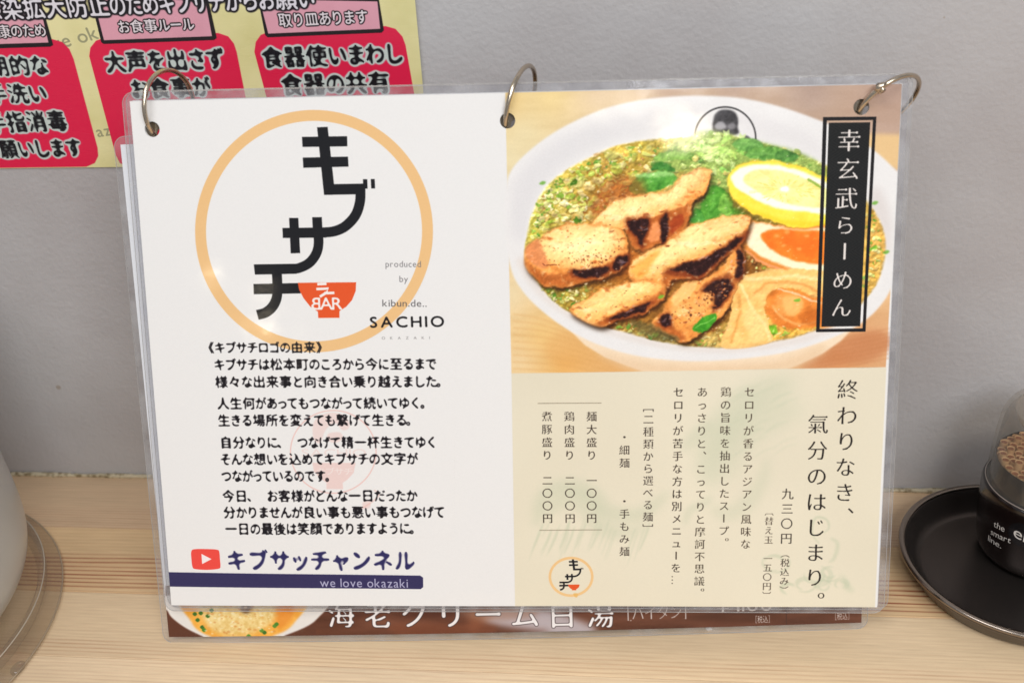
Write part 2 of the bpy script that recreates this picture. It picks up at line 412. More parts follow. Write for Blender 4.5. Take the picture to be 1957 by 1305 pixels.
# bowl body and rim
BODY = z1((250, 1060), (300, 1105), (360, 1165), (450, 1220), (560, 1262), (640, 1290), (1200, 1290), (1300, 1252), (1400, 1205), (1480, 1150), (1540, 1090))
b = fc.fill(BODY, (240, 216, 186), 1.5, tex=((5, 5, 6), 40), sm=False)
fc.fill(z1((420, 1195), (640, 1240), (900, 1252), (1200, 1235), (1400, 1165), (1400, 1210), (1200, 1290), (640, 1290), (480, 1240)), (226, 190, 150), 10, .6)
RIM = z1((30, 420), (80, 352), (180, 268), (300, 196), (450, 132), (600, 96), (760, 79), (900, 77), (1050, 88), (1200, 120), (1350, 170), (1500, 232), (1620, 310), (1700, 380), (1760, 450),
         (1785, 600), (1760, 760), (1720, 880), (1670, 975), (1590, 1058), (1480, 1120), (1340, 1172), (1200, 1206), (1020, 1228), (850, 1236), (700, 1228), (550, 1204), (400, 1156), (270, 1088), (160, 1005), (85, 925), (40, 840), (14, 700), (10, 560), (18, 480))
fc.fill(RIM, (231, 227, 225), 1.6, tex=((3, 3, 3), 60))
fc.fill(z1((60, 440), (200, 300), (420, 190), (640, 140), (860, 128), (840, 200), (640, 230), (440, 290), (260, 390), (150, 520), (110, 680), (60, 720), (35, 600)), (217, 213, 214), 14, .7)
fc.fill(z1((1020, 160), (1200, 190), (1350, 250), (1400, 300), (1400, 350), (1250, 290), (1080, 240)), (218, 213, 213), 10, .5)
fc.fill(z1((1640, 470), (1700, 600), (1690, 800), (1650, 700), (1600, 560)), (214, 204, 200), 10, .7)
fc.fill(z1((60, 800), (130, 920), (260, 1030), (430, 1110), (700, 1180), (1000, 1200), (1300, 1160), (1500, 1080), (1480, 1050), (1250, 1130), (900, 1160), (600, 1120), (350, 1030), (170, 900), (100, 790)), (224, 212, 204), 5, .6)
# mark on the bowl's inner wall
ring(fc, *z1((975, 262))[0], 60, 61, 3.2, (52, 50, 52), .95, .5)
fc.fill(z1((922, 190), (930, 160), (955, 140), (990, 138), (1018, 150), (1032, 180), (1030, 215), (1035, 240), (1000, 250), (960, 250), (925, 235), (920, 210)), (48, 46, 50), 2, .92, tex=((30, 30, 30), 10))
fc.fill(z1((930, 205), (950, 190), (970, 195), (980, 215), (960, 225), (935, 222)), (190, 186, 190), 2, .8); fc.fill(z1((985, 205), (1005, 195), (1022, 208), (1010, 222), (990, 222)), (150, 146, 150), 2, .7)
fc.fill(z1((1052, 262), (1068, 250), (1085, 262), (1084, 275), (1055, 276)), (70, 68, 72), 1.2, .9)
# soup
SOUP = z1((98, 760), (108, 690), (128, 600), (180, 490), (260, 415), (380, 348), (480, 302), (620, 272), (780, 258), (950, 240), (1100, 272), (1250, 312), (1400, 374), (1500, 432), (1580, 520), (1640, 600), (1676, 700), (1668, 820),
          (1616, 935), (1510, 1035), (1380, 1100), (1200, 1150), (1000, 1176), (850, 1172), (700, 1152), (560, 1116), (430, 1080), (330, 1040), (230, 980), (160, 900), (110, 830))
m, x0, y0 = fc.mask(smooth(SOUP, 6), 2.2); h, w = m.shape
n1 = fbm(h, w, 34, 4, 11)[..., None]; n2 = fbm(h, w, 20, 3, 12)[..., None]; n3 = fbm(h, w, 9, 2, 13)[..., None]
soupf = field([z1(a)[0] + b for a, b in [((130, 640), (196, 190, 90)), ((200, 500), (200, 196, 104)), ((350, 380), (196, 178, 84)), ((600, 290), (206, 180, 78)), ((700, 340), (150, 140, 60)), ((520, 480), (172, 120, 62)), ((450, 560), (168, 106, 56)), ((900, 300), (170, 190, 96)),
      ((1200, 320), (150, 170, 84)), ((1380, 400), (158, 150, 78)), ((850, 560), (110, 96, 56)), ((560, 800), (150, 80, 34)), ((860, 820), (120, 66, 30)), ((250, 930), (150, 140, 60)), ((350, 1000), (140, 110, 50)), ((700, 1120), (150, 128, 66)), ((900, 1150), (176, 150, 90)), ((1100, 800), (120, 76, 40)),
      ((1250, 1110), (206, 160, 76)), ((1600, 700), (214, 168, 92)), ((1620, 850), (216, 176, 96)), ((1450, 1040), (214, 158, 72))]], h, w, x0, y0)
soupf = soupf * .92 + np.array([214, 184, 100]) * .09 + n1 * 80 * np.array([1, .8, .5]) + n2 * 64 * np.array([.9, .9, .5]) + n3 * 44
fc.comp(m, x0, y0, soupf)
rnd = random.Random(5)
AMP = np.zeros((fc.H, fc.W), np.float32)            # how rough each printed food is
def rough(pts, v, sm=True):
    P = smooth(pts, 6) if sm else np.array(pts, float); m_, x_, y_ = fc.mask(P, 2.5)
    if m_ is None: return
    q = AMP[y_:y_ + m_.shape[0], x_:x_ + m_.shape[1]]; q += (v - q) * m_
rough(SOUP, 1.0)
def inside(P, x, y):
    c = False; j = len(P) - 1
    for i in range(len(P)):
        if (P[i][1] > y) != (P[j][1] > y) and x < (P[j][0] - P[i][0]) * (y - P[i][1]) / (P[j][1] - P[i][1]) + P[i][0]: c = not c
        j = i
    return c
def scatter(reg, n, s0, s1, cols, soft=.7, alpha=.9, hl=.4, flat=.6):
    xs = [p[0] for p in reg]; ys = [p[1] for p in reg]; k = 0
    while k < n:
        x = rnd.uniform(min(xs), max(xs)); y = rnd.uniform(min(ys), max(ys))
        if not inside(reg, x, y): continue
        k += 1; r = s0 + (s1 - s0) * rnd.random() ** 2; a0 = rnd.uniform(0, 6.28); el = rnd.uniform(.35, 1); th = rnd.gauss(0, .7); nn = rnd.choice([5, 6, 7])
        pts = []
        for i in range(nn):
            a = a0 + 6.283 * i / nn; rr = r * rnd.uniform(.7, 1.15); ex, ey = rr * math.cos(a), rr * math.sin(a) * el
            pts.append((x + ex * math.cos(th) - ey * math.sin(th), y + (ex * math.sin(th) + ey * math.cos(th)) * (flat + .25)))
        c = rnd.choice(cols); j = rnd.gauss(0, 9); c = tuple(v + j for v in c)
        sh = [(px + r * .18, py + r * .3) for px, py in pts]
        P = smooth(pts, 3)
        mm = fc.mask(np.array(sh), soft * 1.6); fc.comp(*mm, (60, 44, 20), .35)
        mm = fc.mask(P, soft); fc.comp(*mm, c, alpha)
        if rnd.random() < hl:
            fc.line([(x - r * .4, y - r * .25), (x + r * .3, y - r * .3)], r * .3, tuple(min(255, v + 45) for v in c), soft * .7, .7, sm=False)
GREEN = [(158, 180, 74), (124, 158, 62), (182, 194, 100), (208, 206, 130), (96, 140, 56), (214, 210, 150)]
PALE = [(222, 208, 140), (228, 214, 160), (206, 190, 110), (236, 222, 176), (190, 160, 90), (200, 202, 110)]
BRN = [(150, 96, 50), (176, 120, 66), (128, 84, 44), (196, 150, 92)]
LEFT = z1((110, 700), (135, 600), (190, 500), (270, 425), (390, 358), (500, 312), (640, 285), (800, 270), (830, 300), (700, 380), (620, 420), (560, 500), (500, 560), (400, 620), (330, 640), (200, 700))
scatter(LEFT, 230, 2.5, 9, GREEN + PALE + BRN + PALE)
scatter(z1((140, 640), (200, 500), (320, 420), (380, 520), (330, 600), (240, 640)), 46, 5, 12, PALE + GREEN[:4])
scatter(LEFT, 40, 8, 15, [(206, 204, 130), (222, 212, 150), (190, 196, 96), (216, 190, 130)], 1.2, .7, .5)
scatter(z1((110, 700), (150, 560), (230, 450), (400, 360), (640, 290), (660, 300), (430, 400), (280, 500), (190, 620), (170, 700)), 90, 3, 8, GREEN)
scatter(z1((150, 900), (220, 930), (380, 900), (420, 930), (300, 1010), (230, 975)), 60, 2.5, 7, GREEN + PALE[:2])
scatter(z1((440, 1085), (600, 1060), (720, 1100), (960, 1060), (1000, 1165), (850, 1165), (640, 1130)), 110, 2.5, 8, GREEN + PALE + BRN)
scatter(z1((1150, 1080), (1300, 1090), (1400, 1060), (1380, 1095), (1200, 1140), (1000, 1165)), 40, 3, 7, GREEN[:4] + [(230, 180, 90)])
scatter(z1((1590, 560), (1650, 640), (1670, 740), (1650, 830), (1600, 920), (1560, 960), (1590, 760)), 46, 3, 7, GREEN + [(220, 170, 90), (226, 186, 110)])
scatter(z1((1080, 740), (1200, 820), (1180, 850), (1060, 850), (1060, 780)), 24, 2, 5, GREEN + BRN)
for i in range(150):
    x, y = rnd.uniform(120, 800), rnd.uniform(270, 700); p = z1((x, y))[0]
    if not inside(LEFT, *p): continue
    r_ = rnd.uniform(5, 14); a = rnd.uniform(0, 6.28); c = rnd.choice([(236, 222, 168), (214, 196, 130), (198, 150, 84), (226, 206, 140), (170, 178, 84)])
    fc.line([(p[0] + r_ * math.cos(a + t), p[1] + r_ * .6 * math.sin(a + t)) for t in (0, .6, 1.2, 1.8)], rnd.uniform(1.5, 4), c, 1.1, rnd.uniform(.4, .85), taper=True)
# herbs along the far edge
FROND = z1((740, 290), (860, 235), (960, 235), (1050, 262), (1180, 292), (1290, 320), (1400, 380), (1400, 440), (1250, 380), (1100, 362), (1010, 400), (990, 480), (1010, 600), (930, 640), (820, 640), (840, 560), (880, 500), (900, 400), (800, 400), (720, 420), (650, 380), (690, 330))
fc.fill(FROND, (140, 166, 92), 5, .85, tex=((52, 44, 34), 11), seed=8)
scatter(FROND, 150, 2, 8, [(170, 194, 104), (112, 156, 70), (80, 128, 60), (192, 206, 130), (206, 204, 130), (134, 170, 84), (214, 196, 120)], .8, .75)
def frond(cx, cy, ang, L, col):
    ex, ey = cx + L * math.cos(ang), cy + L * math.sin(ang) * .7
    fc.line([(cx, cy), (ex, ey)], 1.6, col, .5, .8, sm=False)
    for k in range(6):
        t = .2 + k * .13; bx, by = cx + (ex - cx) * t, cy + (ey - cy) * t
        for sgn in (-1, 1):
            a = ang + sgn * .7; fc.line([(bx, by), (bx + 9 * math.cos(a), by + 7 * math.sin(a))], 1.5, col, .5, .75, sm=False)
for i in range(46):
    p = z1((rnd.uniform(840, 1050), rnd.uniform(260, 420)))[0]; frond(p[0], p[1], rnd.uniform(0, 6.28), rnd.uniform(10, 26), rnd.choice([(190, 214, 130), (170, 206, 110), (204, 220, 150), (140, 190, 96)]))
def leaf(pts, col, vein):
    rough(z1(*pts), .5)
    r = fc.fill(z1(*pts), (28, 70, 30), 2.5, .5)
    fc.fill(z1(*pts), col, 1.2, tex=((34, 36, 22), 12), seed=len(pts) + int(pts[0][0])); fc.line(z1(*vein), 3.4, tuple(min(255, c + 44) for c in col), 1.8, .4, taper=True)
leaf([(556, 497), (575, 455), (620, 420), (700, 405), (758, 420), (752, 450), (700, 478), (630, 500)], (82, 142, 58), [(565, 490), (640, 455), (750, 425)])
fc.fill(z1((590, 425), (660, 408), (750, 412), (740, 428), (660, 432), (600, 440)), (164, 206, 130), 1.6, .8)
leaf([(660, 345), (700, 322), (770, 318), (830, 335), (820, 355), (740, 358), (680, 362)], (130, 166, 84), [(670, 345), (740, 338), (825, 345)])
leaf([(650, 395), (690, 365), (740, 380), (760, 405), (700, 402)], (62, 118, 50), [(655, 392), (700, 385), (755, 402)])
leaf([(1010, 285), (1060, 262), (1120, 272), (1140, 300), (1080, 318), (1030, 312)], (112, 158, 84), [(1015, 290), (1070, 292), (1135, 298)])
leaf([(1060, 330), (1120, 300), (1200, 300), (1255, 325), (1230, 358), (1150, 352), (1090, 350)], (102, 148, 74), [(1065, 332), (1150, 328), (1250, 335)])
leaf([(1200, 325), (1250, 315), (1290, 345), (1250, 368), (1205, 355)], (84, 128, 66), [(1205, 335), (1280, 345)])
leaf([(870, 540), (900, 490), (940, 470), (985, 500), (1010, 550), (960, 600), (900, 630), (870, 600)], (88, 148, 58), [(930, 480), (920, 540), (890, 620)])
leaf([(960, 500), (1000, 530), (1010, 575), (970, 600), (940, 560)], (116, 164, 72), [(965, 505), (985, 545), (975, 590)])
leaf([(815, 600), (840, 575), (870, 580), (880, 625), (850, 640), (820, 635)], (74, 136, 56), [(820, 610), (850, 605), (875, 620)])
fc.fill(z1((1000, 560), (1050, 580), (1080, 605), (1060, 640), (1010, 600)), (70, 120, 40), 3, .9)
# lemon slice
fc.fill(z1((985, 470), (1010, 560), (1080, 610), (1180, 650), (1300, 680), (1440, 680), (1440, 640), (1200, 600)), (90, 80, 30), 5, .5)
fc.fill(z1((984, 450), (1000, 405), (1050, 374), (1120, 361), (1210, 365), (1300, 386), (1380, 420), (1460, 480), (1460, 655), (1350, 657), (1250, 648), (1150, 614), (1070, 575), (1010, 525)), (240, 210, 84), 1.6, tex=((8, 10, 16), 30))
fc.fill(z1((1000, 520), (1070, 560), (1160, 596), (1260, 622), (1460, 632), (1460, 652), (1340, 652), (1240, 642), (1140, 608), (1060, 568)), (242, 190, 52), 4, .7)
fc.fill(z1((1000, 432), (1040, 394), (1100, 378), (1200, 380), (1300, 404), (1400, 446), (1460, 490), (1460, 592), (1330, 584), (1230, 574), (1150, 552), (1080, 515), (1020, 474)), (238, 228, 214), 1.5)
fc.fill(z1((1052, 440), (1080, 412), (1130, 400), (1210, 402), (1300, 428), (1400, 474), (1460, 510), (1460, 560), (1330, 562), (1240, 546), (1150, 512), (1080, 474)), (232, 220, 152), 2.2, tex=((14, 12, 18), 22))
for q in [(1060, 450), (1110, 402), (1200, 400), (1300, 430), (1400, 490), (1440, 555), (1330, 562), (1235, 545), (1150, 508)]:
    fc.line(z1((1234, 485), q), 2.0, (244, 232, 170), 1.3, .6, sm=False)
for i in range(120):
    a = rnd.uniform(0, 6.28); r0 = rnd.uniform(.2, .8); x = 1240 + 180 * r0 * math.cos(a); y = 486 + 70 * r0 * math.sin(a)
    fc.line(z1((x, y), (x + 26 * math.cos(a), y + 11 * math.sin(a))), 1.8, rnd.choice([(240, 228, 150), (212, 190, 90), (234, 218, 120)]), .8, .5, sm=False)
fc.fill(z1((1215, 482), (1235, 472), (1255, 480), (1245, 494), (1222, 494)), (250, 246, 232), 1.6)
fc.line(z1((1335, 440), (1370, 460), (1400, 480)), 4, (116, 150, 50), 1.4, .8)
rough(z1((984, 450), (1000, 405), (1050, 374), (1120, 361), (1210, 365), (1300, 386), (1380, 420), (1460, 480), (1460, 655), (1350, 657), (1250, 648), (1150, 614), (1070, 575), (1010, 525)), .14)
# egg half
fc.fill(z1((1052, 690), (1062, 650), (1100, 625), (1180, 640), (1300, 655), (1460, 660), (1460, 880), (1300, 862), (1180, 835), (1100, 790), (1062, 745)), (208, 134, 66), 1.4, tex=((10, 10, 8), 20))
fc.fill(z1((1058, 680), (1075, 646), (1120, 632), (1200, 650), (1300, 662), (1460, 668), (1460, 850), (1320, 842), (1210, 812), (1120, 770), (1075, 728)), (244, 222, 190), 2.0, tex=((5, 6, 8), 30))
fc.fill(z1((1130, 692), (1150, 670), (1200, 660), (1280, 664), (1460, 680), (1460, 802), (1320, 806), (1240, 782), (1170, 742)), (234, 124, 50), 2.4, tex=((12, 20, 12), 34))
fc.fill(z1((1190, 700), (1260, 690), (1360, 705), (1400, 740), (1330, 770), (1240, 740)), (232, 108, 42), 9, .6)
for q in [(1200, 690), (1245, 672), (1330, 690), (1300, 745), (1230, 730)]: fc.fill(z1((q[0] - 12, q[1]), (q[0], q[1] - 6), (q[0] + 12, q[1]), (q[0], q[1] + 6)), (250, 176, 110), 1.8, .7)
fc.line(z1((1065, 745), (1110, 790), (1200, 830), (1300, 850)), 4, (236, 176, 160), 1.5, .5)
rough(z1((1052, 690), (1062, 650), (1100, 625), (1180, 640), (1300, 655), (1460, 660), (1460, 880), (1300, 862), (1180, 835), (1100, 790), (1062, 745)), .16)
# grilled chicken
fc.fill(z1((480, 640), (620, 770), (820, 640), (860, 700), (760, 900), (560, 900), (470, 860)), (176, 104, 46), 5, .8, tex=((30, 22, 12), 16))
fc.fill(z1((380, 900), (560, 860), (740, 880), (960, 860), (1070, 760), (1080, 900), (1000, 1040), (860, 1130), (600, 1090), (420, 1000)), (150, 98, 44), 7, .75, tex=((36, 28, 16), 14))
fc.fill(z1((430, 480), (560, 430), (640, 500), (520, 560), (430, 620), (380, 620)), (160, 88, 44), 8, .6)
def meat(outline, side, face, chars, col=(248, 216, 154), seed=1, speck=40):
    fc.fill(z1(*[(x + 8, y + 16) for x, y in outline]), (44, 24, 10), 6, .92)
    r = fc.fill(z1(*outline), (224, 152, 84), 1.6, tex=((26, 26, 22), 20), seed=seed)
    if side: fc.fill(z1(*side), (158, 82, 38), 3.5, .72, tex=((34, 22, 16), 12), seed=seed + 1)
    fc.fill(z1(*face), col, 2.4, tex=((20, 22, 24), 40), seed=seed + 2)
    fc.fill(z1(*face), (232, 172, 108), 6, .16, tex=((30, 30, 30), 14), seed=seed + 5)
    fc.fill(z1(*[(.6 * x + .4 * np.mean([q[0] for q in face]), .6 * y + .4 * np.mean([q[1] for q in face]) - 6) for x, y in face]), tuple(min(255, c + 8) for c in col), 9, .6)
    cxm = np.mean([q[0] for q in face]); cym = np.mean([q[1] for q in face])
    fc.fill(z1(*[(q[0], q[1]) for q in face if True][::-1]), (216, 138, 72), 9, .0)
    low = [(q[0], max(q[1], cym + (q[1] - cym) * 1.0)) for q in face]
    m_, x_, y_ = fc.mask(smooth(z1(*face), 6), 1.2)
    if m_ is not None:
        B_ = blur(m_, 13); sh_ = np.roll(np.roll(B_, -12, 0), -8, 1); e_ = np.clip((m_ * (1 - sh_)) * 1.5, 0, 1); fc.comp(e_, x_, y_, (232, 150, 74), .5)
        nn_ = fbm(m_.shape[0], m_.shape[1], 30, 4, seed + 9, sx=3); fc.comp(np.clip(nn_ * 5 - .5, 0, 1) * m_, x_, y_, (232, 172, 108), .42); fc.comp(np.clip(-nn_ * 5 - .6, 0, 1) * m_, x_, y_, (255, 232, 188), .6)
    rough(z1(*outline), .34)
    for c in chars: fc.fill(z1(*[(np.mean([q[0] for q in c]) + (x - np.mean([q[0] for q in c])) * 1.25, np.mean([q[1] for q in c]) + (y - np.mean([q[1] for q in c])) * 1.3) for x, y in c]), (112, 50, 26), 3.5, .75)
    om, ox_, oy_ = fc.mask(smooth(z1(*outline), 6), 1.2)
    if om is not None:
        hh_, ww_ = om.shape; q1 = fbm(hh_, ww_, 12, 3, seed + 20); q2 = fbm(hh_, ww_, 26, 4, seed + 21); inner_ = np.clip(1 - blur(om, 9) * 1.0, 0, 1)
        fc.comp(np.clip((q1 + q2) * 3.2 - .55 + inner_ * 1.3, 0, 1) * om, ox_, oy_, (150, 78, 36), .3); fc.comp(np.clip(-(q1 + q2) * 4 - .8, 0, 1) * om, ox_, oy_, (255, 222, 170), .4)
    for c in chars: fc.fill(z1(*c), (44, 24, 24), 1.8, .93, tex=((24, 18, 18), 8), seed=seed + 3)
    for c in chars:
        cx = np.mean([q[0] for q in c]); cy = np.mean([q[1] for q in c])
        for _ in range(7): x, y = cx + rnd.gauss(0, 22), cy + rnd.gauss(0, 12); fc.line(z1((x, y), (x + rnd.uniform(5, 22), y - rnd.uniform(0, 9))), rnd.uniform(1.2, 3.4), rnd.choice([(176, 160, 178), (120, 96, 104), (216, 200, 206), (190, 110, 70)]), 1.3, .42, sm=False)
    fz = z1(*face); A_ = np.array(fz); cA = A_.mean(0); ev = np.linalg.eigh(np.cov((A_ - cA).T))[1][:, 1]
    for _ in range(60):
        t0, w0 = rnd.uniform(-1, 1), rnd.uniform(-1, 1); L0 = A_.std(0).max() * 1.6; p = cA + ev * t0 * L0 + np.array([-ev[1], ev[0]]) * w0 * A_.std(0).min() * 1.7
        if not inside(fz, *p): continue
        l_ = rnd.uniform(4, 14); q = rnd.gauss(0, .22); e2_ = np.array([ev[0] - q * ev[1], ev[1] + q * ev[0]])
        if not inside(fz, *(p + e2_ * l_)): continue
        fc.line([tuple(p), tuple(p + e2_ * l_ * .5 + rnd.gauss(0, .5)), tuple(p + e2_ * l_)], rnd.uniform(.8, 2.2), rnd.choice([(222, 156, 96), (255, 236, 198), (232, 178, 120), (206, 132, 74)]), 1.0, rnd.uniform(.25, .6), taper=True)
    for _ in range(26):
        t0 = rnd.uniform(0, 6.28); p = cA + (A_[rnd.randrange(len(A_))] - cA) * rnd.uniform(.8, 1.02); s_ = rnd.uniform(1.5, 4)
        fc.fill([(p[0] - s_ * 1.5, p[1]), (p[0], p[1] - s_ * .6), (p[0] + s_ * 1.4, p[1] - .4), (p[0], p[1] + s_ * .6)], rnd.choice([(176, 92, 44), (126, 58, 30), (206, 120, 62)]), 1.2, rnd.uniform(.3, .7))
    fz = z1(*face); xs = [p[0] for p in fz]; ys = [p[1] for p in fz]; k = 0
    speck *= .6
    while k < speck:
        x = rnd.uniform(min(xs), max(xs)); y = min(ys) + (max(ys) - min(ys)) * (rnd.random() ** .6)
        if not inside(fz, x, y): k += .3; continue
        k += 1; s_ = rnd.uniform(.5, 1.8); fc.fill([(x - s_ * 1.3, y), (x, y - s_ * .7), (x + s_ * 1.4, y), (x, y + s_ * .7)], rnd.choice([(120, 60, 30), (90, 40, 24), (176, 100, 56)]), .6, .75)
meat([(378, 660), (430, 590), (520, 530), (620, 505), (730, 490), (765, 445), (830, 405), (900, 397), (912, 440), (890, 492), (836, 540), (815, 610), (792, 665), (740, 705), (690, 720), (625, 752), (585, 745), (550, 700), (530, 660), (450, 665)],
     [(540, 615), (640, 600), (720, 590), (790, 545), (820, 560), (800, 650), (740, 700), (690, 720), (625, 750), (585, 740), (550, 700)],
     [(385, 655), (432, 592), (522, 532), (622, 508), (730, 494), (770, 446), (830, 408), (898, 400), (905, 440), (860, 490), (810, 520), (790, 560), (700, 590), (620, 610), (545, 620), (530, 655), (450, 660)],
     [[(548, 625), (600, 622), (634, 612), (636, 650), (625, 700), (610, 735), (590, 700), (555, 655)], [(690, 640), (705, 600), (722, 600), (724, 660), (720, 705), (698, 712)]], seed=21, speck=30)
fc.fill(z1((650, 640), (680, 630), (688, 700), (650, 720), (638, 690)), (226, 150, 100), 2, .8); fc.fill(z1((735, 620), (780, 590), (790, 630), (760, 670), (735, 680)), (150, 62, 30), 2.5, .8)
meat([(96, 790), (108, 742), (168, 702), (240, 650), (330, 636), (440, 642), (515, 658), (540, 690), (548, 780), (522, 835), (450, 868), (330, 900), (205, 912), (140, 870), (104, 830)],
     [(100, 800), (180, 850), (300, 850), (420, 830), (500, 790), (545, 760), (540, 820), (450, 868), (330, 898), (205, 908), (140, 868)],
     [(150, 730), (180, 695), (250, 655), (330, 642), (440, 648), (505, 664), (530, 700), (525, 748), (480, 790), (420, 822), (350, 838), (240, 820), (170, 785)],
     [[(310, 838), (380, 836), (455, 826), (462, 850), (400, 872), (330, 868)], [(490, 800), (540, 770), (545, 800), (510, 835), (488, 835)]], seed=31, speck=130)
fc.fill(z1((104, 745), (160, 705), (170, 740), (200, 800), (180, 830), (120, 800)), (206, 134, 90), 3, .85, tex=((16, 14, 12), 14))
fc.line(z1((172, 808), (200, 816), (238, 814)), 2, (96, 40, 26), .8, .7)
scatter(z1((330, 790), (440, 760), (520, 690), (526, 740), (480, 790), (420, 822), (350, 838)), 70, .8, 2.6, [(140, 70, 36), (110, 50, 30), (176, 96, 50)], .6, .8, 0)
meat([(552, 835), (600, 770), (700, 730), (760, 690), (830, 640), (960, 605), (1060, 598), (1086, 620), (1062, 690), (1040, 735), (960, 790), (900, 858), (830, 880), (745, 880), (720, 920), (640, 905), (570, 885)],
     [(700, 870), (740, 830), (860, 790), (960, 740), (1050, 680), (1040, 735), (960, 790), (900, 858), (830, 880), (740, 885), (730, 925), (705, 905)],
     [(556, 832), (604, 774), (702, 734), (762, 694), (832, 644), (960, 610), (1060, 602), (1080, 622), (1050, 672), (960, 728), (870, 775), (760, 815), (700, 860), (640, 880), (575, 872)],
     [[(736, 838), (800, 810), (880, 790), (960, 742), (1040, 692), (1035, 720), (960, 780), (900, 840), (850, 866), (800, 848)]], seed=41, speck=34)
fc.fill(z1((560, 835), (610, 790), (690, 750), (650, 820), (620, 870), (580, 868)), (232, 160, 76), 4, .75)
meat([(296, 1012), (378, 955), (450, 918), (560, 890), (690, 892), (714, 925), (690, 980), (600, 1034), (500, 1062), (430, 1086), (350, 1058)],
     [(420, 1060), (520, 1020), (620, 980), (700, 930), (690, 980), (600, 1034), (500, 1062), (425, 1084)],
     [(302, 1010), (382, 958), (455, 924), (560, 897), (680, 898), (696, 922), (640, 955), (540, 1000), (440, 1046), (400, 1070), (350, 1052)],
     [[(470, 1050), (540, 1022), (620, 990), (650, 985), (600, 1026), (520, 1052)]], col=(246, 208, 140), seed=51, speck=34)
meat([(650, 1080), (700, 1010), (745, 940), (800, 900), (880, 880), (960, 815), (1030, 735), (1056, 760), (1058, 830), (1030, 910), (1004, 985), (960, 1040), (900, 1085), (850, 1130), (790, 1150), (730, 1120)],
     [(660, 1080), (720, 1050), (760, 1090), (800, 1120), (790, 1148), (720, 1115)],
     [(730, 1000), (760, 930), (820, 895), (860, 890), (850, 930), (800, 980), (860, 960), (930, 900), (1000, 830), (1040, 790), (1040, 850), (1000, 930), (940, 1000), (860, 1060), (780, 1090), (740, 1060)],
     [[(880, 930), (930, 890), (990, 875), (1000, 930), (960, 985), (920, 1005), (930, 950)], [(690, 1040), (730, 1030), (735, 1075), (700, 1080)], [(1020, 760), (1052, 760), (1050, 860), (1020, 870), (1030, 810)]], col=(230, 164, 96), seed=61, speck=90)
fc.fill(z1((740, 975), (760, 930), (800, 900), (850, 890), (845, 925), (800, 960), (760, 990)), (232, 184, 120), 2, .95)
scatter(z1((740, 1020), (860, 960), (960, 900), (1000, 850), (1000, 930), (940, 1010), (850, 1070), (760, 1090)), 90, 1, 3.4, [(80, 40, 26), (120, 60, 32), (228, 160, 110), (66, 34, 28), (200, 120, 70)], .7, .8, .1)
fc.fill(z1((560, 1060), (640, 1070), (700, 1100), (780, 1140), (700, 1146), (600, 1110)), (96, 92, 60), 3, .6)
# wonton
fc.fill(z1((955, 1172), (985, 1080), (1015, 960), (1045, 885), (1110, 850), (1200, 834), (1330, 832), (1460, 862), (1460, 965), (1360, 960), (1290, 925), (1210, 915), (1160, 960), (1150, 1020), (1172, 1090), (1178, 1150), (1060, 1180)), (232, 186, 118), 1.4, tex=((14, 16, 18), 30))
fc.fill(z1((1160, 960), (1210, 915), (1290, 925), (1360, 955), (1460, 970), (1460, 1075), (1330, 1095), (1220, 1090), (1180, 1060), (1150, 1015)), (212, 130, 62), 3.2, tex=((26, 24, 16), 30), seed=9)
rough(z1((1160, 960), (1210, 915), (1290, 925), (1360, 955), (1460, 970), (1460, 1075), (1330, 1095), (1220, 1090), (1180, 1060), (1150, 1015)), .25)
fc.fill(z1((1200, 960), (1250, 935), (1300, 960), (1290, 1010), (1240, 1040), (1200, 1010)), (226, 158, 92), 4, .8)
rough(z1((955, 1172), (985, 1080), (1015, 960), (1045, 885), (1110, 850), (1200, 834), (1330, 832), (1460, 862), (1460, 965), (1290, 925), (1210, 915), (1160, 960), (1150, 1020), (1172, 1090), (1178, 1150), (1060, 1180)), .3)
fc.line(z1((1040, 900), (1070, 960), (1100, 1020), (1150, 1080), (1170, 1150)), 6, (244, 214, 156), 2.2, .8); fc.line(z1((1050, 880), (1120, 880), (1200, 870), (1300, 862), (1400, 880)), 6, (246, 216, 160), 2.4, .75)
fc.line(z1((1030, 940), (1040, 1010), (1020, 1090), (1000, 1160)), 5, (206, 146, 80), 2.4, .7); fc.line(z1((1100, 940), (1160, 900), (1240, 890), (1330, 905), (1400, 940)), 5, (204, 140, 78), 2.4, .7)
fc.fill(z1((1230, 960), (1290, 950), (1320, 985), (1280, 1040), (1235, 1020)), (240, 186, 120), 3, .7); fc.line(z1((1180, 990), (1230, 1050), (1300, 1075), (1380, 1060)), 4, (240, 190, 130), 2, .6); fc.fill(z1((1290, 1040), (1360, 1010), (1400, 1050), (1340, 1080)), (176, 96, 40), 4, .6)
fc.line(z1((1200, 920), (1260, 930), (1330, 960), (1400, 985)), 3, (240, 214, 190), 1.4, .7)
fc.fill(z1((1080, 985), (1120, 1040), (1150, 1100), (1140, 1150), (1090, 1150), (1060, 1060)), (240, 202, 140), 5, .7)
fc.fill(z1((836, 1092), (870, 1052), (925, 1030), (940, 1056), (905, 1086), (880, 1112), (850, 1106)), (70, 140, 44), 1.2, tex=((20, 22, 10), 10)); fc.line(z1((848, 1092), (890, 1065), (930, 1045)), 1.6, (150, 206, 110), .6, .8)
fc.fill(z1((1170, 1085), (1200, 1078), (1208, 1100), (1185, 1115)), (120, 166, 50), 1.2)
for q in [(175, 458), (1630, 545), (1680, 760), (1622, 740), (1290, 970), (690, 955)]: fc.fill(z1((q[0] - 14, q[1] + 4), (q[0], q[1] - 8), (q[0] + 16, q[1] - 4), (q[0] + 4, q[1] + 8)), (110, 170, 60), 1, .85)
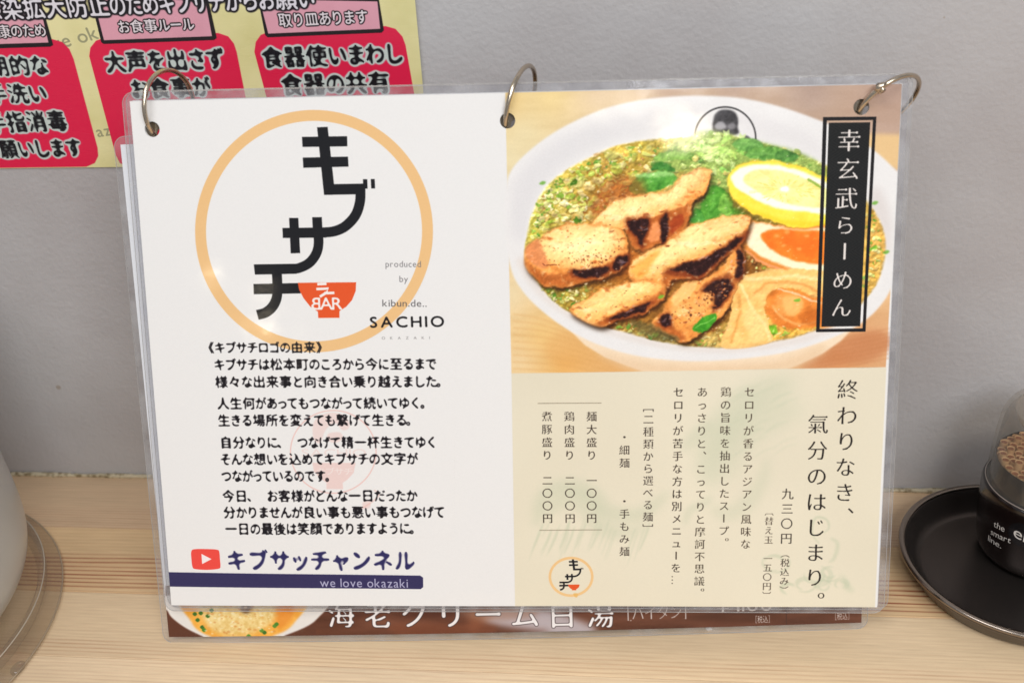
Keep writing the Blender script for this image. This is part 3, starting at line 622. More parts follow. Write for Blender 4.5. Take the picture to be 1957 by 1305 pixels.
sm_, sx_, sy_ = fc.mask(smooth(SOUP, 6), 5); h, w = sm_.shape; reg = fc.a[sy_:sy_ + h, sx_:sx_ + w].copy()
yy, xx = np.mgrid[0:h, 0:w].astype(np.float32)
wk_ = sm_ * np.clip(blur(AMP[sy_:sy_ + h, sx_:sx_ + w].copy(), 3) * 2.6, 0, 1); DX = (fbm(h, w, 26, 3, 91) * 15 + fbm(h, w, 9, 2, 92) * 5) * wk_; DY = (fbm(h, w, 26, 3, 93) * 15 + fbm(h, w, 9, 2, 94) * 5) * wk_
xs_ = np.clip(xx + DX, 0, w - 1.01); ys_ = np.clip(yy + DY, 0, h - 1.01); xi = xs_.astype(int); yi = ys_.astype(int); fx_ = (xs_ - xi)[..., None]; fy_ = (ys_ - yi)[..., None]
fc.a[sy_:sy_ + h, sx_:sx_ + w] = (reg[yi, xi] * (1 - fx_) + reg[yi, xi + 1] * fx_) * (1 - fy_) + (reg[yi + 1, xi] * (1 - fx_) + reg[yi + 1, xi + 1] * fx_) * fy_
am = AMP[sy_:sy_ + h, sx_:sx_ + w]; q_ = fc.a[sy_:sy_ + h, sx_:sx_ + w]; lum = blur(q_.mean(2), 1.0) / 255
Hh = fbm(h, w, 11, 3, 201) * 9 + fbm(h, w, 24, 4, 202) * 16 + lum * 9 * am
Hh = blur(Hh, 1.0); gy_, gx_ = np.gradient(Hh); sh_ = (gx_ * .45 + gy_ * .85); sh_ = sh_ / (np.abs(sh_).mean() * 3)
q_ *= (1 + np.clip(sh_, -1.2, 1.0) * .17 * am)[..., None]
sp_ = np.clip(sh_ - .62, 0, 1) ** 1.3 * am * 1.5 * (fbm(h, w, 40, 2, 203) > -.04); sp_ = np.clip(blur(sp_.astype(np.float32), .7), 0, .8)[..., None]; q_ += (np.array([255, 244, 216], np.float32) - q_) * sp_ * .75
# wet highlights and thin dark gaps
for i in range(260):
    x, y = rnd.uniform(120, 1390), rnd.uniform(300, 1140); p = z1((x, y))[0]
    if not inside(SOUP, *p): continue
    a = rnd.uniform(-.6, .3); l = rnd.uniform(1.5, 5); fc.line([p, (p[0] + l * math.cos(a), p[1] + l * math.sin(a))], rnd.uniform(.8, 1.6), (255, 240, 214), .8, rnd.uniform(.25, .7), sm=False)
r_ = fc.a[sy_:sy_ + h, sx_:sx_ + w]; g_ = r_.mean(2, keepdims=True); r_[:] = r_ + sm_[..., None] * (((r_ - g_) * .07) + (r_ - 135) * .16 + 7)
# soften and give the print a photographic grain
mm, x0, y0 = fc.mask(PHOTO); h, w = mm.shape; reg = fc.a[y0:y0 + h, x0:x0 + w]
reg[:] = blur(reg.copy(), .9) + fbm(h, w, 3, 2, 77)[..., None] * 7
# name plate: its thin line is a gap through which the photograph shows
saved = fc.a.copy()
fc.fill([(1572.7, 224.2), (1674.8, 223.4), (1654.3, 633.8), (1559.6, 634.7)], (26, 24, 26), sm=False)
pl = fc.mask([(1580, 231), (1668, 230), (1648.5, 627.5), (1566.5, 628.5)]); h, w = pl[0].shape; fc.comp(pl[0], pl[1], pl[2], np.clip(blur(saved[pl[2]:pl[2] + h, pl[1]:pl[1] + w].copy(), 2) * 1.02, 0, 255))
pl = fc.mask([(1583.5, 235), (1663, 234), (1644, 623.5), (1570, 624.5)]); h, w = pl[0].shape
yy, xx = np.mgrid[0:h, 0:w]; wave = np.abs(((xx + np.abs((yy % 56) - 28) * 1.6) % 14) - 7) / 7
fc.comp(pl[0], pl[1], pl[2], np.stack([22 + wave * 12] * 3, -1))
for c, q, s_ in zip(DISH, [(1517, 272), (1512, 397), (1505, 525), (1500, 642), (1498, 757), (1490, 882), (1484, 1002)], [43, 43, 43, 38, 40, 40, 40]):
    p = z1(q)[0]; fc.text_v(c, p, p, s_, (228, 218, 212), mincho=.024, bold=1.0)
# ---- cream text panel
PANEL = [(977.5, 713.5), (1694, 701.5), (1672, 1163), (984.5, 1161)]
m, x0, y0 = fc.mask(PANEL); h, w = m.shape
cf = np.array([225, 215, 192], np.float32) + fbm(h, w, 300, 2, 3)[..., None] * 10
fc.comp(m, x0, y0, cf)
c5 = Z(980, 700, 2.837); c6 = Z(1340, 700, 2.837); GR = (188, 194, 166)
def ink(pts, wd, f, al=.28, soft=5): fc.line(f(*pts), wd, GR, soft * 1.4, al * 1.0, taper=True)
ink([(130, 860), (150, 720), (230, 660), (340, 655), (440, 700), (480, 760), (560, 800), (700, 800), (800, 720), (850, 680)], 34, c5, .4, 9)
ink([(160, 800), (240, 740), (340, 720), (420, 780), (470, 860), (600, 900), (740, 860)], 40, c5, .35, 10)
for i in range(34):
    x = rnd.uniform(140, 780); y = rnd.uniform(780, 900); ink([(x, y), (x - 20, y + 60), (x - 60, y + 130 + rnd.uniform(0, 60))], rnd.uniform(2, 5), c5, .3, 1.6)
ink([(930, 860), (960, 780), (1040, 740), (1080, 700)], 16, c5, .35, 6); ink([(930, 460), (960, 400), (1050, 330), (1078, 300)], 28, c5, .3, 8)
ink([(60, 640), (40, 500), (110, 340), (240, 200), (380, 120), (520, 80)], 60, c6, .42, 16); ink([(130, 600), (180, 420), (300, 300), (460, 240), (560, 230)], 70, c6, .32, 18); ink([(50, 760), (140, 800), (250, 740), (330, 620), (360, 480)], 30, c6, .3, 9)
for i in range(22):
    x = rnd.uniform(120, 420); y = rnd.uniform(120, 500); ink([(x, y), (x + 60, y - 40), (x + 130, y - 60)], rnd.uniform(2, 5), c6, .25, 2)
ink([(640, 960), (600, 900), (620, 820), (680, 830), (690, 880), (640, 910)], 4, c6, .6, 1.6)
for q, r in [((620, 1130), 90), ((700, 1120), 60), ((560, 1180), 60), ((660, 1190), 46), ((760, 1180), 40), ((480, 1200), 50), ((400, 1060), 80)]:
    for j in range(4):
        a0 = rnd.uniform(0, 6); ink([(q[0] + r * math.cos(a0 + t) * (1 - j * .15), q[1] + r * .7 * math.sin(a0 + t) * (1 - j * .15)) for t in np.linspace(0, 2.6, 6)], 4, c6, .5, 1.5)
ink([(700, 930), (740, 960), (720, 1040), (690, 1060)], 7, c6, .5, 2); ink([(760, 1130), (800, 1200), (830, 1215)], 12, c6, .45, 4)
TX = (64, 53, 45)
def V(st, a, b, size, f=None, col=TX, **kw): fc.text_v(st, a, b, size, col, mincho=.018, bold=.8, **kw)
V('麺大盛り\u3000一〇〇円', (1130.5, 795.2), (1130.8, 989.7), 21); V('鶏肉盛り\u3000二〇〇円', (1087.9, 795.2), (1089.5, 989.7), 21); V('煮豚盛り\u3000二〇〇円', (1045.2, 795.2), (1046.5, 989.7), 21)
fc.line([(1027.6, 770.5), (1149.5, 769.5)], 1.5, (150, 138, 118), sm=False); fc.line([(1031, 1012.5), (1150.5, 1012)], 1.5, (150, 138, 118), sm=False)
V('・細麺\u3000\u3000・手もみ麺', (1193.3, 834.6), (1193.3, 1053.5), 21, col=(74, 64, 56)); V('［二種類から選べる麺］', (1239, 777), (1238, 1010), 21, col=(74, 64, 56))
V('セロリが苦手な方は別メニューを…', (1296.5, 748.6), (1291.5, 1108), 21); V('あっさりと、こってりと摩訶不思議。', (1342, 748.6), (1336, 1133), 21, col=(80, 70, 58))
V('鶏の旨味を抽出したスープ。', (1387, 748.6), (1382.5, 1037), 21, col=(80, 70, 58)); V('セロリが香るアジアン風味な', (1432.4, 748.6), (1424.6, 1039), 21, col=(84, 72, 60))
BK2 = (40, 34, 30)
V('終わりなき、', (1620.3, 744), (1612, 988), 41, col=BK2); V('氣分のはじまり。', (1563, 810), (1556, 1150), 41, col=BK2)
V('九三〇円', (1505, 943), (1502.5, 1028), 24, col=(70, 62, 54)); V('（税込み）', (1500.5, 1057), (1498, 1127), 18.5, col=(84, 74, 64))
V('〔替え玉\u3000一五〇円〕', (1470, 977), (1465, 1137), 18, col=(96, 84, 72))
ring(fc, 1091.4, 1101.8, 43, 38.5, 5, (232, 190, 134))
fl = lambda *p: [(980 + (252 + (x - 330) * .2097) / 2.837, 700 + (1045 + (y - 141) * .1731) / 2.837) for x, y in p]
logo_strokes(fc, fl, .2097 / 2.837 * .92)
fc.fill([(1096, 1134), (1104, 1134), (1103, 1141), (1098, 1140)], (226, 176, 96), .8, .8)
fc.a += fbm(fc.H, fc.W, 3, 1, 5)[..., None] * 2.5
IM_FRONT = fc.image('front_page_print')

# ---- rear page: only its lower strip and left margin show
rc = Canvas(297, 210, 6.0, REAR.uv, (222, 222, 226)); rc.mid = (978, 1185)
z3 = Z(300, 1020, 2.796); z7 = Z(900, 1000, 2.33)
BR = (92, 52, 38)
rc.fill([(315, 1120), (1660, 1120), (1660, 1230), (315, 1240)], BR, sm=False)
m, x0, y0 = rc.mask([(604, 1110), (1652, 1110), (1650, 1230), (604, 1230)]); h, w = m.shape
n = fbm(h, w, 30, 3, 7, sx=6)[..., None]; rc.comp(m, x0, y0, np.array([96, 54, 38], np.float32) + n * np.array([60, 46, 40]))
rc.fill(z7((100, 370), (300, 372), (420, 400), (560, 470), (300, 470), (60, 430)), (186, 176, 180), 8, .9); rc.fill(z7((0, 370), (110, 372), (60, 440), (0, 480)), (150, 90, 60), 8, .6)
rc.fill(z3((1600, 400), (2000, 390), (2000, 440), (1750, 450)), (160, 120, 100), 6, .6); rc.fill(z3((1280, 470), (1800, 480), (1700, 540), (1300, 530)), (128, 70, 46), 5, .6)
rc.fill(z3((60, 330), (860, 330), (855, 452), (700, 534), (560, 565), (300, 560), (200, 530), (110, 478), (56, 420)), (226, 220, 214), 1)
rc.fill(z3((150, 330), (770, 330), (735, 470), (640, 535), (500, 560), (340, 558), (240, 530), (180, 470)), (238, 168, 66), 2, tex=((14, 26, 30), 20))
rc.fill(z3((230, 330), (640, 330), (640, 420), (580, 500), (430, 545), (300, 520), (240, 440)), (232, 206, 140), 6, .9, tex=((20, 34, 50), 10))
rc.fill(z3((430, 330), (520, 330), (500, 410), (470, 425), (440, 400)), (90, 56, 36), 3, .85); rc.fill(z3((640, 370), (735, 370), (720, 450), (650, 500)), (224, 132, 44), 4, .7)
for q in [(232, 425), (215, 462), (240, 500), (200, 430), (290, 410), (630, 490), (575, 525), (640, 480), (490, 545), (270, 440), (560, 515), (250, 515)]:
    rc.fill(z3((q[0] - 13, q[1]), (q[0], q[1] - 11), (q[0] + 12, q[1]), (q[0], q[1] + 11)), rnd.choice([(70, 130, 40), (90, 140, 50), (60, 110, 40)]), .8)
for i in range(120):
    x, y = rnd.uniform(250, 640), rnd.uniform(385, 540); r_ = rnd.uniform(3, 12); rc.fill(z3((x - r_, y), (x, y - r_ * .6), (x + r_, y), (x, y + r_ * .6)), rnd.choice([(240, 224, 180), (226, 170, 90), (246, 236, 200), (210, 140, 70)]), .8, .6)
HO = [(1.6, (48, 34, 34))]
for c, x in zip('海老クリーム白湯', (652, 722, 792, 862, 933, 1003, 1074, 1147)):
    rc.text_h(c, (x - 25, 1172 - (x - 652) * .002), (x + 25, 1171 - (x - 652) * .002), 56, (234, 227, 225), halo=HO, mincho=.016, bold=2.6)
rc.text_h('［パイタン］', (1180, 1170), (1330, 1166), 31, (206, 196, 192), mincho=.02); rc.text_h('￥1100', (1358, 1156), (1476, 1154), 32, (222, 214, 210))
rc.text_h('［税込］', (1437, 1183), (1478, 1182), 15, (216, 208, 204)); rc.text_h('［税込］', (1590, 1178.5), (1631, 1177.5), 15, (216, 208, 204))
rc.line([(1503, 1160), (1503, 1196)], 1.2, (60, 36, 30), sm=False)
m, x0, y0 = rc.mask([(322, 1215.6), (1647, 1187), (1647, 1240), (322, 1240)])
IM_REAR = rc.image('rear_page_print')

# ---- wall notice
NX0, NX1, NZ0, NZ1 = -345.0, -82.2, 174.6, 300.0        # millimetres on the wall
def wall_uv(p):
    X = hit(p, np.zeros(3), np.array([0, 1.0, 0])); return np.stack([X[:, 0] - NX0, NZ1 - X[:, 2]], 1)
wc = Canvas(NX1 - NX0, NZ1 - NZ0, 7.0, wall_uv, (216, 206, 150)); wc.mid = (400, 150)
wc.a += fbm(wc.H, wc.W, 90, 3, 6)[..., None] * np.array([22, 22, 30])
a1 = Z(0, 0, 3.729); a2 = Z(400, 0, 3.729); RED = (222, 36, 74)
GT = (156, 152, 118); wc.a *= 1.04
wc.text_h('we oka', a1((330, 320))[0], a1((760, 205))[0], 34, GT, bold=1.5); wc.text_h('ok', a2((-30, 40))[0], a2((10, 38))[0], 30, GT, bold=1.2); wc.text_h('az', a1((688, 935))[0], a1((790, 920))[0], 28, GT, bold=1.2)
CARD1 = a1((-700, 300), (380, 280), (450, 300), (500, 350), (530, 420), (700, 1050), (705, 1110), (680, 1160), (620, 1186), (-700, 1206))
CARD2 = a1((642, 400), (650, 340), (690, 290), (770, 262), (1560, 236), (1630, 260), (1670, 310), (1690, 370), (1830, 1080), (1810, 1130), (1750, 1160), (930, 1185), (860, 1160), (830, 1100))
CARD3 = a2((325, 370), (335, 300), (370, 250), (440, 222), (1260, 186), (1330, 205), (1380, 260), (1402, 320), (1530, 1040), (1500, 1100), (1440, 1130), (600, 1150), (530, 1120), (510, 1060))
for c in (CARD1, CARD2, CARD3): wc.fill(c, RED, .5, sm=False)
def label(o, i):
    wc.fill(o, (34, 28, 30), .4, sm=False); wc.fill(i, (222, 158, 172), .4, sm=False, tex=((5, 5, 5), 60))
L1 = a1((-500, 20), (300, 20), (385, 320), (365, 332), (-500, 360)); L1i = a1((-500, 20), (285, 20), (352, 303), (-500, 330))
L2 = a1((650, -20), (1480, -40), (1549, 270), (1530, 285), (745, 312), (728, 300)); L2i = a1((670, -20), (1460, -40), (1516, 258), (748, 286))
L3 = a2((340, -60), (1200, -80), (1248, 215), (1232, 232), (420, 266), (402, 250)); L3i = a2((362, -5), (1202, -30 + 40), (1222, 205), (424, 240))
for o, i in ((L1, L1i), (L2, L2i), (L3, L3i)): label(o, i)
WO = [(4.6, (30, 26, 28))]; LO = (226, 214, 218)
wc.text_h('健康のため', a1((-110, 228))[0], a1((330, 214))[0], 26, LO, halo=WO, bold=1.7); wc.text_h('お食事ルール', a1((848, 190))[0], a1((1385, 170))[0], 26, LO, halo=WO, bold=1.7)
wc.text_h('取り皿あります', a2((497, 146))[0], a2((1130, 116))[0], 29, LO, halo=WO, bold=1.7)
HB = [(9.5, (198, 206, 200))]; KB = (26, 26, 30)
def big(st, a, b, h=39): wc.text_h(st, a, b, h, KB, halo=HB, bold=6.0, kana=.84)
big('定期的な', a1((-235, 480))[0], a1((345, 462))[0]); big('手洗い', a1((-90, 672))[0], a1((330, 662))[0]); big('手指消毒', a1((-90, 876))[0], a1((478, 858))[0], 41)
big('お願いします', a1((-110, 1066))[0], a1((582, 1048))[0], 37)
big('大声を出さず', a1((752, 444))[0], a1((1600, 414))[0], 43); big('お食事が', a1((940, 634))[0], a1((1500, 616))[0], 40)
big('食器使いまわし', a2((378, 412))[0], a2((1382, 376))[0], 43); big('食器の共有', a2((515, 606))[0], a2((1290, 584))[0], 44)
wc.text_h('感染拡大防止のためキブサチからお願い', (-36, 19), (600, -5), 43, (224, 218, 224), halo=[(9, (30, 26, 30))], bold=3.2, kana=.74)
IM_WALL = wc.image('wall_notice_print')

# ================================================================ materials
def mat(name, col=(.8, .8, .8), rough=.5, metal=0.0, coat=0.0, coat_r=.05, **kw):
    m = bpy.data.materials.new(name); m.use_nodes = True; b = m.node_tree.nodes['Principled BSDF']
    b.inputs['Base Color'].default_value = (*col, 1); b.inputs['Roughness'].default_value = rough; b.inputs['Metallic'].default_value = metal
    b.inputs['Coat Weight'].default_value = coat; b.inputs['Coat Roughness'].default_value = coat_r
    for k, v in kw.items(): b.inputs[k].default_value = v
    return m, m.node_tree, b
def srgb(r, g, b):
    f = lambda c: (c / 255 / 12.92) if c <= 10 else ((c / 255 + .055) / 1.055) ** 2.4
    return (f(r), f(g), f(b))
def node(t, typ, **kw):
    n = t.nodes.new(typ)
    for k, v in kw.items():
        if hasattr(n, k) and not isinstance(k, int): setattr(n, k, v)
        else: n.inputs[k].default_value = v
    return n
def noise_bump(t, b, scale, strength, dist, sock='Normal', vec=None, detail=3, mscale=None):
    tc = node(t, 'ShaderNodeTexCoord'); nz = node(t, 'ShaderNodeTexNoise'); nz.inputs['Scale'].default_value = scale; nz.inputs['Detail'].default_value = detail
    if mscale:
        mp = node(t, 'ShaderNodeMapping'); mp.inputs['Scale'].default_value = mscale; t.links.new(tc.outputs['Object'], mp.inputs[0]); t.links.new(mp.outputs[0], nz.inputs[0])
    else: t.links.new(tc.outputs['Object'], nz.inputs[0])
    bp = node(t, 'ShaderNodeBump'); bp.inputs['Strength'].default_value = strength; bp.inputs['Distance'].default_value = dist
    t.links.new(nz.outputs['Fac'], bp.inputs['Height']); t.links.new(bp.outputs[0], b.inputs[sock]); return nz
def ramp(t, src, stops):
    r = node(t, 'ShaderNodeValToRGB'); e = r.color_ramp.elements
    while len(e) > 1: e.remove(e[-1])
    e[0].position, e[0].color = stops[0][0], (*stops[0][1], 1)
    for p, c in stops[1:]: x = e.new(p); x.color = (*c, 1)
    t.links.new(src, r.inputs[0]); return r
def mix(t, fac, a, b, mode='MIX'):
    m = node(t, 'ShaderNodeMix'); m.data_type = 'RGBA'; m.blend_type = mode
    for s, i in ((fac, 0), (a, 6), (b, 7)):
        if hasattr(s, 'is_output') or hasattr(s, 'links'): t.links.new(s, m.inputs[i])
        else: m.inputs[i].default_value = s if i == 0 else (*s, 1)
    return m.outputs[2]
def print_mat(name, im, gloss=.065, waves=.25):
    m, t, b = mat(name, rough=.55, coat=1.0, coat_r=gloss)
    tx = node(t, 'ShaderNodeTexImage'); tx.image = im; tx.interpolation = 'Cubic'; tx.extension = 'EXTEND'
    t.links.new(tx.outputs[0], b.inputs['Base Color']); noise_bump(t, b, 34, waves * .45, .002, 'Coat Normal', detail=2)
    tcs = node(t, 'ShaderNodeTexCoord'); mps = node(t, 'ShaderNodeMapping'); mps.inputs['Scale'].default_value = (14, 14, 60); mps.inputs['Rotation'].default_value = (0, .5, 0); t.links.new(tcs.outputs['Object'], mps.inputs[0])
    nzs = node(t, 'ShaderNodeTexNoise'); nzs.inputs['Scale'].default_value = 1.5; nzs.inputs['Detail'].default_value = 6; t.links.new(mps.outputs[0], nzs.inputs[0])
    mrs = node(t, 'ShaderNodeMapRange'); mrs.inputs[1].default_value = .4; mrs.inputs[2].default_value = .75; mrs.inputs[3].default_value = gloss * .8; mrs.inputs[4].default_value = gloss * 2.2; t.links.new(nzs.outputs[0], mrs.inputs[0]); t.links.new(mrs.outputs[0], b.inputs['Coat Roughness'])
    b.inputs['Specular IOR Level'].default_value = .05; b.inputs['Coat IOR'].default_value = 1.4
    return m
M_FRONT = print_mat('laminated_print', IM_FRONT); M_REAR = print_mat('laminated_print_rear', IM_REAR); M_WALL = print_mat('notice_print', IM_WALL, .2, .1)
def film_mat():
    m = bpy.data.materials.new('laminating_film'); m.use_nodes = True; t = m.node_tree; t.nodes.clear()
    out = node(t, 'ShaderNodeOutputMaterial'); tr = node(t, 'ShaderNodeBsdfTransparent'); tr.inputs[0].default_value = (.93, .93, .94, 1)
    b = node(t, 'ShaderNodeBsdfPrincipled'); b.inputs['Base Color'].default_value = (.72, .71, .71, 1); b.inputs['Roughness'].default_value = .15; b.inputs['Coat Weight'].default_value = 1
    ms = node(t, 'ShaderNodeMixShader'); tc = node(t, 'ShaderNodeTexCoord'); nz = node(t, 'ShaderNodeTexNoise'); nz.inputs['Scale'].default_value = 120; nz.inputs['Detail'].default_value = 4
    t.links.new(tc.outputs['Object'], nz.inputs[0]); mr = node(t, 'ShaderNodeMapRange'); mr.inputs[1].default_value = .35; mr.inputs[2].default_value = .7; mr.inputs[3].default_value = .04; mr.inputs[4].default_value = .15
    t.links.new(nz.outputs[0], mr.inputs[0]); t.links.new(mr.outputs[0], ms.inputs[0]); t.links.new(tr.outputs[0], ms.inputs[1]); t.links.new(b.outputs[0], ms.inputs[2]); t.links.new(ms.outputs[0], out.inputs[0])
    bp = node(t, 'ShaderNodeBump'); bp.inputs['Strength'].default_value = .5; bp.inputs['Distance'].default_value = .001; t.links.new(nz.outputs[0], bp.inputs['Height']); t.links.new(bp.outputs[0], b.inputs['Normal'])
    return m
M_FILM = film_mat()
M_EDGE, _, _ = mat('film_edge', srgb(178, 174, 170), .3, coat=1)

# ================================================================ wall and counter
m, t, b = mat('painted_wall', rough=.6)
tc = node(t, 'ShaderNodeTexCoord')
n1_ = node(t, 'ShaderNodeTexNoise'); n1_.inputs['Scale'].default_value = 9; n1_.inputs['Detail'].default_value = 9; t.links.new(tc.outputs['Object'], n1_.inputs[0])
r1 = ramp(t, n1_.outputs[0], [(.3, srgb(170, 163, 162)), (.7, srgb(187, 184, 184))])
vo = node(t, 'ShaderNodeTexVoronoi'); vo.inputs['Scale'].default_value = 17; t.links.new(tc.outputs['Object'], vo.inputs[0])
sp = node(t, 'ShaderNodeMath', operation='LESS_THAN'); sp.inputs[1].default_value = .026; t.links.new(vo.outputs['Distance'], sp.inputs[0])
n2_ = node(t, 'ShaderNodeTexNoise'); n2_.inputs['Scale'].default_value = 600; t.links.new(tc.outputs['Object'], n2_.inputs[0])
ml = node(t, 'ShaderNodeMath', operation='MULTIPLY'); t.links.new(sp.outputs[0], ml.inputs[0]); t.links.new(n2_.outputs[0], ml.inputs[1])
t.links.new(mix(t, ml.outputs[0], r1.outputs[0], srgb(146, 124, 96)), b.inputs['Base Color'])
n3_ = node(t, 'ShaderNodeTexNoise'); n3_.inputs['Scale'].default_value = 420; n3_.inputs['Detail'].default_value = 3; t.links.new(tc.outputs['Object'], n3_.inputs[0])
n4_ = node(t, 'ShaderNodeTexNoise'); n4_.inputs['Scale'].default_value = 90; n4_.inputs['Detail'].default_value = 2; t.links.new(tc.outputs['Object'], n4_.inputs[0])
ad = node(t, 'ShaderNodeMath', operation='ADD'); t.links.new(n3_.outputs[0], ad.inputs[0]); t.links.new(n4_.outputs[0], ad.inputs[1])
bp = node(t, 'ShaderNodeBump'); bp.inputs['Strength'].default_value = .32; bp.inputs['Distance'].default_value = .0009; t.links.new(ad.outputs[0], bp.inputs['Height']); t.links.new(bp.outputs[0], b.inputs['Normal'])
wall = link('wall', box(-1600, 1600, 0, 60, -40, 1600), m, kind='structure')

def wood(name, base, dark, spacing, contrast, zones, seed):
    """zones: (y0, y1, extra contrast) reddish grain bands in mm"""
    m, t, b = mat(name, rough=.42); tc = node(t, 'ShaderNodeTexCoord'); L = t.links.new
    sep = node(t, 'ShaderNodeSeparateXYZ'); L(tc.outputs['Object'], sep.inputs[0])
    mp = node(t, 'ShaderNodeMapping'); mp.inputs['Scale'].default_value = (3.2, 22, 1); mp.inputs['Location'].default_value = (seed * 3.1, seed * 1.7, seed); L(tc.outputs['Object'], mp.inputs[0])
    dn = node(t, 'ShaderNodeTexNoise'); dn.inputs['Scale'].default_value = 1.6; dn.inputs['Detail'].default_value = 3; L(mp.outputs[0], dn.inputs[0])
    mp2 = node(t, 'ShaderNodeMapping'); mp2.inputs['Scale'].default_value = (9, 300, 1); mp2.inputs['Location'].default_value = (seed, seed * 5.3, 0); L(tc.outputs['Object'], mp2.inputs[0])
    fn = node(t, 'ShaderNodeTexNoise'); fn.inputs['Scale'].default_value = 1.4; fn.inputs['Detail'].default_value = 4; fn.inputs['Roughness'].default_value = .65; L(mp2.outputs[0], fn.inputs[0])
    mp3 = node(t, 'ShaderNodeMapping'); mp3.inputs['Scale'].default_value = (60, 900, 1); L(tc.outputs['Object'], mp3.inputs[0])
    fib = node(t, 'ShaderNodeTexNoise'); fib.inputs['Scale'].default_value = 1; fib.inputs['Detail'].default_value = 3; L(mp3.outputs[0], fib.inputs[0])
    def M(op, a, bb): 
        n = node(t, 'ShaderNodeMath', operation=op)
        for i, s in enumerate((a, bb)):
            if isinstance(s, (int, float)): n.inputs[i].default_value = s
            else: L(s, n.inputs[i])
        return n.outputs[0]
    ph = M('ADD', M('MULTIPLY', sep.outputs['Y'], 6.2832 / (spacing * S)), M('MULTIPLY', dn.outputs[0], 17.0))
    ph = M('ADD', ph, M('MULTIPLY', fn.outputs[0], 2.4))
    ln = M('POWER', M('MULTIPLY', M('ADD', M('SINE', ph, 0), 1.0), .5), 2.6)
    ln = M('MULTIPLY', ln, M('POWER', M('MULTIPLY', fn.outputs[0], 1.75), 2.2))
    c = contrast * .52; fac = M('MULTIPLY', ln, c)
    for (y0, y1, e) in zones:
        a = node(t, 'ShaderNodeMapRange'); a.interpolation_type = 'SMOOTHSTEP'; L(sep.outputs['Y'], a.inputs[0]); a.inputs[1].default_value = (y0 - 3) * S; a.inputs[2].default_value = (y0 + 3) * S
        z = node(t, 'ShaderNodeMapRange'); z.interpolation_type = 'SMOOTHSTEP'; L(sep.outputs['Y'], z.inputs[0]); z.inputs[1].default_value = (y1 + 3) * S; z.inputs[2].default_value = (y1 - 3) * S; z.inputs[3].default_value = 0; z.inputs[4].default_value = 1
        fac = M('ADD', fac, M('MULTIPLY', M('MULTIPLY', M('MULTIPLY', a.outputs[0], z.outputs[0]), M('ADD', ln, .16)), e * .62))
    big_ = ramp(t, dn.outputs[0], [(.32, tuple(v * .9 for v in base)), (.7, tuple(min(1, v * 1.07) for v in base))])
    fm = node(t, 'ShaderNodeMath', operation='MULTIPLY'); fm.use_clamp = True; L(fac, fm.inputs[0]); fm.inputs[1].default_value = 1.0
    col = mix(t, fm.outputs[0], big_.outputs[0], dark)
    fr = ramp(t, fib.outputs[0], [(.3, (.93, .92, .91)), (.65, (1.03, 1.03, 1.03))]); col = mix(t, 1.0, col, fr.outputs[0], 'MULTIPLY')
    L(col, b.inputs['Base Color'])
    bp = node(t, 'ShaderNodeBump'); bp.inputs['Strength'].default_value = .25; bp.inputs['Distance'].default_value = .0004; L(fib.outputs[0], bp.inputs['Height']); L(bp.outputs[0], b.inputs['Normal'])
    return m
counter = empty('counter', (0, 0, 0), kind='structure', label='pale pine counter of glued strips along the grey wall')
W1 = srgb(222, 191, 155); W2 = srgb(229, 195, 149); W3 = srgb(231, 203, 165); W4 = srgb(234, 207, 171); RD = srgb(164, 98, 66)
ys = [-.6, -43, -88, -127, -168, -210, -255, -300, -345, -390]
specs = [(W1, 1.9, .30, [(-43, -28, .35)]), (W2, 2.7, .38, [(-86, -63, 1.15)]), (W3, 2.1, .20, [(-127, -117, .35)]), (W4, 2.2, .42, []), (W2, 2.5, .3, []), (W3, 1.9, .3, []), (W1, 2.4, .3, []), (W4, 2.2, .3, []), (W2, 2.3, .4, [])]
for i in range(9):
    link('plank', box(-900, 900, ys[i + 1] + .12, ys[i] - .12, -30 + i * .001, 0.0 - (.0 if i % 2 else .05), .25), wood('pine_%d' % i, specs[i][0], RD, specs[i][1], specs[i][2], specs[i][3], i + 1.3), counter)
m, t, b = mat('counter_core', srgb(120, 90, 60), .8); link('core', box(-898, 898, -389, -1, -38, -31), m, counter)
# bead of old sealant where wall and counter meet
rs = random.Random(3); P, R_ = [], []
for i in range(420):
    x = -420 + i * 2.0; P.append((x, -1.0, .6 + rs.uniform(-.15, .15))); R_.append(1.25 + .35 * math.sin(i * .31) * math.sin(i * .07) + rs.uniform(-.18, .18))
m, t, b = mat('sealant', srgb(196, 182, 152), .5); nz = noise_bump(t, b, 400, .6, .0006)
cr = ramp(t, nz.outputs[0], [(.35, srgb(132, 114, 82)), (.55, srgb(204, 190, 160))]); t.links.new(cr.outputs[0], b.inputs['Base Color'])
link('sealant_bead', tube(P, 1.2, 8, radii=R_), m, kind='structure')

